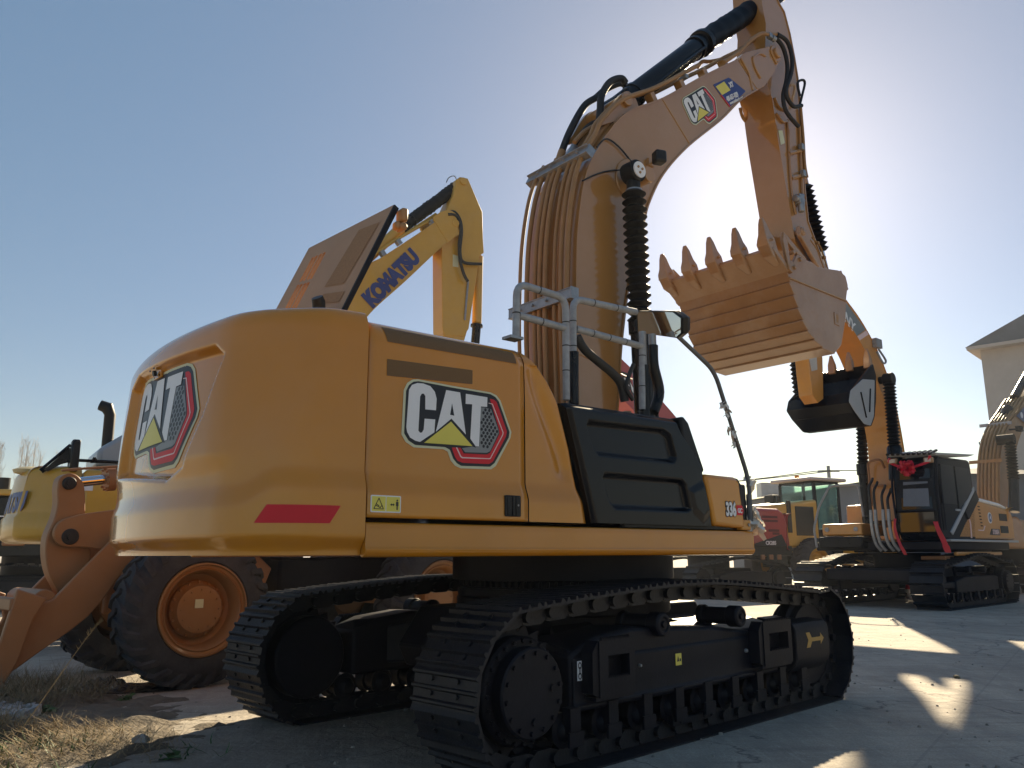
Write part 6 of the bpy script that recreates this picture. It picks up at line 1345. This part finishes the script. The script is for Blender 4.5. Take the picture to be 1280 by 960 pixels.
# ================================================================ ground, buildings, trees
def groundmat():
    m = bpy.data.materials.new('concrete_yard'); m.use_nodes = True; t = m.node_tree; N = t.nodes; L = t.links; b = N['Principled BSDF']
    tc = N.new('ShaderNodeTexCoord')
    def noi(sc, det=10, rough=.6, w_=None, map_=None):
        n = N.new('ShaderNodeTexNoise'); n.inputs['Scale'].default_value = sc; n.inputs['Detail'].default_value = det; n.inputs['Roughness'].default_value = rough
        if map_:
            mp = N.new('ShaderNodeMapping'); mp.inputs['Scale'].default_value = map_[0]; mp.inputs['Rotation'].default_value = (0, 0, map_[1]); L.new(tc.outputs['Object'], mp.inputs['Vector']); L.new(mp.outputs[0], n.inputs['Vector'])
        else: L.new(tc.outputs['Object'], n.inputs['Vector'])
        return n.outputs['Fac']
    def ramp(src, stops):
        r = N.new('ShaderNodeValToRGB'); L.new(src, r.inputs[0]); e = r.color_ramp.elements
        while len(e) < len(stops): e.new(.5)
        for x, (p, c) in zip(e, stops): x.position = p; x.color = (*c, 1)
        return r.outputs[0]
    def mix(f, a, b_, mode='MIX'):
        x = N.new('ShaderNodeMix'); x.data_type = 'RGBA'; x.blend_type = mode
        for s_, k in ((f, 'Factor'), (a, 'A'), (b_, 'B')):
            if isinstance(s_, (int, float)): x.inputs[k].default_value = s_
            elif isinstance(s_, tuple): x.inputs[k].default_value = (*s_, 1)
            else: L.new(s_, x.inputs[k])
        return x.outputs['Result']
    c = ramp(noi(.35, 12, .65), [(.32, (.29, .255, .21)), (.5, (.43, .375, .305)), (.68, (.56, .49, .395))])
    c = mix(ramp(noi(2.2, 12, .7, map_=((1, .35, 1), .7)), [(.42, (0, 0, 0)), (.68, (.75, .75, .75))]), c, (.23, .205, .175))
    c = mix(ramp(noi(7, 8, .7, map_=((.25, 1.6, 1), -.8)), [(.55, (0, 0, 0)), (.7, (.5, .5, .5))]), c, (.48, .45, .41))
    c = mix(ramp(noi(60, 4, .6), [(.35, (.5, .5, .5)), (.6, (0, 0, 0))]), c, (.21, .19, .165))
    c = mix(ramp(noi(3.2, 12, .75, map_=((.18, 2.4, 1), .62)), [(.50, (0, 0, 0)), (.66, (.55, .55, .55))]), c, (.20, .18, .155))
    c = mix(ramp(noi(5.5, 12, .8, map_=((2.2, .3, 1), .35)), [(.54, (0, 0, 0)), (.68, (.5, .5, .5))]), c, (.60, .55, .47))
    c = mix(ramp(noi(28, 6, .7), [(.58, (0, 0, 0)), (.66, (.45, .45, .45))]), c, (.60, .55, .48))
    # dark oil spots
    c = mix(ramp(noi(1.3, 3, .4), [(.70, (0, 0, 0)), (.76, (.75, .75, .75))]), c, (.09, .085, .08))
    # slab joints and cracks
    br = N.new('ShaderNodeTexBrick'); br.inputs['Scale'].default_value = 1; br.inputs['Mortar Size'].default_value = .012; br.inputs['Brick Width'].default_value = 6; br.inputs['Row Height'].default_value = 4.5; br.offset = 0
    br.inputs['Color1'].default_value = (0, 0, 0, 1); br.inputs['Color2'].default_value = (0, 0, 0, 1); br.inputs['Mortar'].default_value = (1, 1, 1, 1)
    mp = N.new('ShaderNodeMapping'); mp.inputs['Rotation'].default_value = (0, 0, .62); mp.inputs['Location'].default_value = (1.2, .6, 0); L.new(tc.outputs['Object'], mp.inputs['Vector']); L.new(mp.outputs[0], br.inputs['Vector'])
    c = mix(ramp(br.outputs['Fac'], [(0, (0, 0, 0)), (1, (.25, .25, .25))]), c, (.16, .15, .14))
    vo = N.new('ShaderNodeTexVoronoi'); vo.feature = 'DISTANCE_TO_EDGE'; vo.inputs['Scale'].default_value = .45; 
    nn = N.new('ShaderNodeTexNoise'); nn.inputs['Scale'].default_value = 1.5; nn.inputs['Detail'].default_value = 6; L.new(tc.outputs['Object'], nn.inputs['Vector'])
    ad = N.new('ShaderNodeVectorMath'); ad.operation = 'ADD'; L.new(tc.outputs['Object'], ad.inputs[0]); L.new(nn.outputs['Color'], ad.inputs[1]); L.new(ad.outputs[0], vo.inputs['Vector'])
    c = mix(ramp(vo.outputs['Distance'], [(0, (.8, .8, .8)), (.008, (0, 0, 0))]), c, (.10, .09, .085))
    L.new(c, b.inputs['Base Color']); b.inputs['Roughness'].default_value = .88
    bp = N.new('ShaderNodeBump'); bp.inputs['Strength'].default_value = .5; bp.inputs['Distance'].default_value = .03; L.new(noi(18, 10, .7), bp.inputs['Height'])
    bp2 = N.new('ShaderNodeBump'); bp2.inputs['Strength'].default_value = .4; bp2.inputs['Distance'].default_value = .12; L.new(noi(2.2, 6, .6), bp2.inputs['Height']); L.new(bp.outputs[0], bp2.inputs['Normal']); L.new(bp2.outputs[0], b.inputs['Normal'])
    return m
g = B(); g.grid(lambda u, v: Vector((-700 + 1400 * u, -300 + 1500 * v, 0)), 40, 40); g.build('ground', groundmat(), None, kind='structure', smooth=False)
# earth strip at the lower left
def earthz(x, y):
    ex, ey = x + 4.6, y - 7.2
    d = 1 - sstep(.55, 1.15, sqrt((ex / 2.0) ** 2 + ((ey + ex * .35) / 1.7) ** 2) + .30 * noise.noise(Vector((x * 1.5, y * 1.5, 0))) + .22 * noise.noise(Vector((x * 5, y * 5, 7))) + .12 * noise.noise(Vector((x * 15, y * 15, 2))))
    return d * (.07 + .09 * noise.noise(Vector((x * 1.1, y * 1.1, 3))) + .03 * noise.noise(Vector((x * 6, y * 6, 1)))) - .012 * (1 - d)
g = B(); g.grid(lambda u, v: (lambda x, y: Vector((x, y, earthz(x, y))))(-7.6 + 5.6 * u, 4.6 + 5.4 * v), 110, 110)
g.build('soil', mat('soil', (.14, .115, .085), .95, var=.4, scale=5, bump=.9, bscale=25), None, kind='structure', ang=80)

# dry grass, straw mass
def blades(name, m, region, n, ln, wd, flat=.5, seed=1, zoff=0):
    random.seed(seed); g = B(); k = 0; tries = 0
    while k < n and tries < n * 30:
        tries += 1; x = random.uniform(region[0], region[1]); y = random.uniform(region[2], region[3])
        if noise.noise(Vector((x * 1.3, y * 1.3, seed))) + .35 < random.uniform(0, .7) or region[4](x, y) < random.random(): continue
        k += 1; L_ = ln * random.uniform(.4, 1.2); a = random.uniform(0, 2 * pi); t = random.uniform(flat, 1.35)
        p = Vector((x, y, max(earthz(x, y), 0) + zoff * random.random())); v = []
        for i in range(4):
            q = i / 3; tt = t + q * random.uniform(-.5, .6); s = Vector((-sin(a), cos(a), 0)) * wd * (1 - .75 * q); v += [tuple(p + s), tuple(p - s)]; p = p + Vector((cos(a) * sin(tt), sin(a) * sin(tt), cos(tt))) * L_ / 3; a += random.uniform(-.5, .5)
            if p.z < .003: p.z = .004
        g.add(v, [(2 * i, 2 * i + 1, 2 * i + 3, 2 * i + 2) for i in range(3)])
    o = g.build(name, m, None, smooth=False, recalc=False, kind='stuff'); return o
fa = lambda x, y: 1 - sstep(.6, 1.05, sqrt(((x + 4.1) / 1.9) ** 2 + ((y - 6.1) / .75) ** 2))
fb = lambda x, y: 1 - sstep(.5, 1.1, sqrt(((x + 4.9) / 1.5) ** 2 + ((y - 8.0) / 1.1) ** 2))
blades('dry_grass', 'straw', (-6.2, -2.0, 5.0, 7.0, fa), 5200, .18, .0024, .95, 3, .10)
blades('dry_weeds', 'weed', (-6.6, -3.2, 6.6, 9.2, fb), 4200, .24, .0024, .65, 5, .12)
fc = lambda x, y: .6 * (1 - sstep(.6, 1.0, sqrt(((x + 3.0) / 1.2) ** 2 + ((y - 6.0) / .6) ** 2)))
blades('green_ground_cover', 'leaf', (-4.2, -2.0, 5.3, 6.6, fc), 260, .10, .007, .5, 8, .03)
# broad-leaved weeds
def leafy(lab, x, y, n, s, seed):
    random.seed(seed); g = B(); z0 = max(earthz(x, y), 0)
    for _ in range(n):
        a = random.uniform(0, 2 * pi); e = random.uniform(.15, .9); L_ = s * random.uniform(.5, 1.1); d = Vector((cos(a) * cos(e), sin(a) * cos(e), sin(e))); p = Vector((random.uniform(-1, 1), random.uniform(-1, 1), 0)) * s * .5; sd_ = Vector((-sin(a), cos(a), .2)) * L_ * .22
        pts = []
        for t, w_ in ((0, .05), (.3, .6), (.6, 1), (.85, .7), (1.1, .05)):
            c = p + d * L_ * t - Vector((0, 0, 1)) * L_ * .45 * t * t; pts += [tuple(c + sd_ * w_), tuple(c - sd_ * w_)]
        g.add(pts, [(2 * i, 2 * i + 1, 2 * i + 3, 2 * i + 2) for i in range(4)])
    o = g.build('weed_plant', 'leaf', None, recalc=False); o.location = (x, y, z0 + .01); tag(o, lab, 'weed', 'green weeds in the dry grass'); return o
leafy('green broad-leaved weed beside the white rubble at the lower left', -4.0, 7.35, 26, .16, 1)
leafy('small grey-green weed among dry stems below the loader arm', -3.75, 8.3, 26, .12, 2)
leafy('green weed at the very left edge of the dry grass', -4.75, 7.35, 14, .18, 3)
leafy('tiny weed at the bottom of the straw near the dark track', -2.35, 5.95, 16, .12, 4)
# tall seed stem
ts = thing('grass_stem', 'tall pale grass stem leaning in front of the loader arm', 'grass stem', (-3.62, 6.3, .05))
sp_ = smooth([Vector((0, 0, 0)), Vector((.32, -.25, .32)), Vector((.62, -.5, .62)), Vector((.85, -.72, .82)), Vector((.98, -.85, .90))], 6)
g = B(); g.tube(sp_, [.0035, .003, .002, .0012], 5); g.build('stalk', 'straw', ts)
g = B(); random.seed(5)
for i in range(70):
    t = .62 + .38 * random.random(); p = sp_[int(t * (len(sp_) - 1))]; a = random.uniform(0, 6.28); d = Vector((.5 + cos(a) * .5, -.4 + sin(a) * .5, .6 + random.uniform(-.4, .5))).normalized() * random.uniform(.03, .08) * (1.3 - t * .8); s = Vector((0, 0, 1)).cross(d).normalized() * .0025; g.add([tuple(p - s), tuple(p + s), tuple(p + d + s * .3), tuple(p + d - s * .3)], [(0, 1, 2, 3)])
g.build('seed_head', 'straw', ts, recalc=False)
# rubble patch (nobody could count it)
random.seed(9); g = B()
for _ in range(420):
    r_ = random.random() ** .5; a = random.uniform(0, 6.28); x = -4.35 + r_ * .42 * cos(a); y = 7.1 + r_ * .28 * sin(a); s = random.uniform(.012, .05); z = max(earthz(x, y), 0) + s * .5 + .02
    q = [Vector((random.uniform(-1, 1), random.uniform(-1, 1), random.uniform(-.7, .7))) * s for _ in range(8)]
    for i, sg_ in enumerate([(-1, -1, -1), (1, -1, -1), (1, 1, -1), (-1, 1, -1), (-1, -1, 1), (1, -1, 1), (1, 1, 1), (-1, 1, 1)]): q[i] = Vector((x, y, z)) + Vector(sg_) * s * .6 + q[i] * .5
    g.add([tuple(p) for p in q], [(0, 1, 2, 3), (4, 7, 6, 5), (0, 4, 5, 1), (1, 5, 6, 2), (2, 6, 7, 3), (3, 7, 4, 0)])
g.build('rubble', 'stone', None, smooth=False, kind='stuff')
g = B(); g.rings([[(-.05, -.03, 0), (.06, -.04, 0), (.07, .03, 0), (-.04, .04, 0)], [(-.06, -.02, .03), (.05, -.03, .04), (.06, .03, .03), (-.03, .03, .045)], [(-.02, -.01, .055), (.03, -.01, .06), (.02, .02, .055), (-.01, .015, .06)]]); o = g.build('stone', 'stone', None, bev=.008, loc=(-2.72, 6.35, .03)); tag(o, 'white lump of stone at the right end of the straw', 'stone')
# crumpled sheet by the tyre
def shf(u, v):
    x = -.62 + 1.24 * u; y = -.28 + .56 * v; r_ = sqrt((x / .62) ** 2 + (y / .28) ** 2)
    sc_ = 1 / max(1, r_ * (1 + .15 * noise.noise(Vector((u * 5, v * 5, 2))))) ; x *= sc_; y *= sc_
    h = abs(noise.noise(Vector((u * 5, v * 4, 0)))) * .10 + abs(noise.noise(Vector((u * 13, v * 11, 4)))) * .045
    return Vector((x * 1.1, y * 1.2, .012 + h * sstep(1.05, .6, r_) * (1.6 if x < -.1 else .6)))
g = B(); g.grid(shf, 90, 60); o = g.build('plastic_sheet', 'poly', None, loc=(-4.02, 8.98, 0), rz=.1, ang=50); md = o.modifiers.new('t', 'SOLIDIFY'); md.thickness = .004; tag(o, 'crumpled black plastic sheet on the ground beside the big tyre', 'plastic sheet')
# traffic cone
cn = thing('traffic_cone', 'small white and orange traffic cone beside the crawler track of the bow excavator', 'traffic cone', (12.05, 25.6, 0), .3)
g = B(); g.box((0, 0, .02), (.42, .42, .04)); g.build('base', 'sgrey', cn, bev=.01)
g = B(); g.lathe((0, 0, .04), (0, 0, 1), [(0, .15), (.22, .11)], 20); g.lathe((0, 0, .44), (0, 0, 1), [(0, .072), (.28, .03)], 20); g.build('body', 'white', cn)
g = B(); g.lathe((0, 0, .26), (0, 0, 1), [(0, .112), (.18, .074)], 20); g.build('band', 'ribbon', cn)
# loose pebbles
random.seed(21)
for (x, y, s, lab) in ((3.2, 8.6, .03, 'pale pebble on the concrete right of the near track'), (4.9, 9.5, .035, 'dark scrap lying on the yard in front of the bow excavator')):
    g = B(); g.lathe((0, 0, 0), (0, 0, 1), [(0, s * .6), (s * .4, s), (s * .8, s * .7), (s, 0)], 7); o = g.build('pebble', 'stone' if 'pale' in lab else 'weed', None, loc=(x, y, 0)); o.scale = (1, 1.6, 1); tag(o, lab, 'pebble')

# grit strewn over the concrete
random.seed(31); g = B()
for _ in range(1500):
    y = 4.6 + 14 * random.random() ** 1.6; x = random.uniform(-.55, .75) * y; s_ = random.choice((.004, .006, .008, .012, .018)) * random.uniform(.7, 1.3)
    if noise.noise(Vector((x * .7, y * .7, 5))) < random.uniform(-.35, .3): continue
    q = [(x + s_ * cos(a) * random.uniform(.6, 1.2), y + s_ * sin(a) * random.uniform(.6, 1.2)) for a in (0, 1.25, 2.5, 3.8, 5)]
    g.rings([[(a, b_, 0) for a, b_ in q], [(x + (a - x) * .6, y + (b_ - y) * .6, s_ * .8) for a, b_ in q]])
g.build('grit', mat('grit_stone', (.24, .22, .19), .9, var=.6, scale=3), None, smooth=False, kind='stuff')
# building on the right
bd = thing('building', 'tall plain cream building with a grey metal roof at the right edge', 'building', (29.5, 50, 0), radians(48))
g = B(); g.box((10.1, -20, 6.9), (20, 40, 13.8)); g.build('wall', 'wall', bd)  # out-of-view length is added, keeps bright sky out of the orange excavator's reflections
g = B(); g.rings([[(-.7, -40.6, 13.78), (20.6, -40.6, 13.78), (20.6, .6, 13.78), (-.7, .6, 13.78)], [(-.7, -40.6, 13.98), (20.6, -40.6, 13.98), (20.6, .6, 13.98), (-.7, .6, 13.98)]]); g.build('eaves', 'wall', bd)
g = B(); g.prism([(.7, 13.99), (-20, 23.2), (-40.7, 13.99)], 0, -.55, 20.5); rf_ = g.build('roof', 'roof', bd, smooth=False)

# low sheds
sh = thing('shed', 'long low blue-grey shed behind the yellow loader', 'shed', (18.9, 64, 0), 0)
g = B(); g.rings([[(-2, 0, 0), (1.0, -24, 0), (9, -23, 0), (6, 1, 0)], [(-2, 0, 5.1), (1.0, -24, 5.1), (9, -23, 5.1), (6, 1, 5.1)]]); g.build('wall', 'shed', sh)
g = B(); g.rings([[(-2.5, .5, 5.1), (.5, -24.5, 5.1), (9.5, -23.5, 5.1), (6.5, 1.5, 5.1)], [(2, 0, 5.5), (4.5, -23, 5.5), (5.0, -23, 5.5), (2.5, 1, 5.5)]]); g.build('roof', 'roof', sh)
g = B()
for k in range(5): g.box((-.3 + k * .55, -9 - k * 4.2, 3.6), (.4, 1.9, .8), rz=-.12)
g.build('window_band', 'silver', sh)
ac = B(); ac.box((0, 0, .5), (2.4, 1.2, 1.0)); ac.box((0, -.62, .5), (1.6, .04, .6)); o = ac.build('rooftop_unit', 'sgrey', None, bev=.04, loc=(19.2, 60, 5.35)); tag(o, 'pale boxy unit on top of the low shed roof', 'rooftop unit')
# utility pole with wires
up = thing('utility_pole', 'thin utility pole with wires behind the loader cab', 'utility pole', (23.2, 60, 0))
g = B(); g.cyl((0, 0, 0), (0, 0, 7.6), .16, 10, r1=.12); g.build('pole', 'stone', up); g = B(); g.box((0, 0, 7.2), (1.6, .1, .1)); g.build('crossarm', 'stone', up)
for dx in (-.6, .6):
    for P_ in ([(dx, 0, 7.25), (-11, -2, 6.1), (-30, -6, 5.7)], [(dx, 0, 7.25), (18, -6, 6.8), (40, -10, 7.4)]): g = B(); g.tube(P_, .035, 5, sm=6); g.build('wire', 'rubber', up)

# bare poplars
def poplar(x, y, h, seed, lab):
    random.seed(seed); t = thing('bare_tree', lab, 'tree', (x, y, 0), random.uniform(0, 6), 'bare poplars along the far edge of the yard'); g = B(); lean = Vector((random.uniform(-.3, .3), random.uniform(-.3, .3), 0))
    g.tube([(0, 0, 0), (lean.x * .4, lean.y * .4, h * .5), (lean.x, lean.y, h)], [.22, .13, .03], 6, sm=3); g.build('trunk', 'bark', t)
    g = B()
    for k in range(60):
        f = .18 + .8 * (k / 60); z = h * f; a = random.uniform(0, 6.28); L_ = h * (.30 - .24 * f) * random.uniform(.6, 1.1); b0 = Vector((lean.x * f, lean.y * f, z)); d = Vector((cos(a) * .42, sin(a) * .42, 1)).normalized(); mid = b0 + d * L_ * .5 + Vector((cos(a), sin(a), 0)) * L_ * .08; e = b0 + d * L_ + Vector((0, 0, L_ * .15))
        g.tube([b0, mid, e], [.05 * (1.2 - f), .03 * (1.2 - f), .01], 4)
        for j in range(6):
            u = random.uniform(.25, 1); p = b0 + (e - b0) * u; aa = random.uniform(0, 6.28); dd = Vector((cos(aa) * .5, sin(aa) * .5, 1)).normalized() * L_ * random.uniform(.25, .5); g.tube([p, p + dd], [.014, .006], 3)
    g.build('branches', 'bark', t, recalc=False)
tl = ['leftmost', 'second', 'third', 'fourth', 'fifth', 'sixth', 'seventh', 'eighth', 'ninth', 'tenth', 'eleventh', 'twelfth', 'thirteenth', 'fourteenth']
for i in range(9):
    poplar(-74.6 + i * 1.35 + .5 * sin(i * 3.7), 118 + 5 * sin(i * 2.3), (17.5, 18.5, 16.5, 18, 16, 17, 15, 15.5, 13.5)[i], 40 + i, ('pale bare poplar at the left horizon, %s from the left edge' % tl[i]) if i else 'pale bare poplar at the left horizon, the leftmost of the row')

# air: pale haze over the whole yard
hm = bpy.data.materials.new('air'); hm.use_nodes = True; ht = hm.node_tree
for n_ in list(ht.nodes): ht.nodes.remove(n_)
ho = ht.nodes.new('ShaderNodeOutputMaterial'); hv_ = ht.nodes.new('ShaderNodeVolumePrincipled'); hv_.inputs['Color'].default_value = (.86, .90, .96, 1); hv_.inputs['Density'].default_value = .0009; hv_.inputs['Anisotropy'].default_value = .15
ht.links.new(hv_.outputs[0], ho.inputs['Volume'])
g = B(); g.box((0, 450, 10.5), (1440, 1540, 23)); hz = g.build('haze', hm, None, kind='stuff', smooth=False)
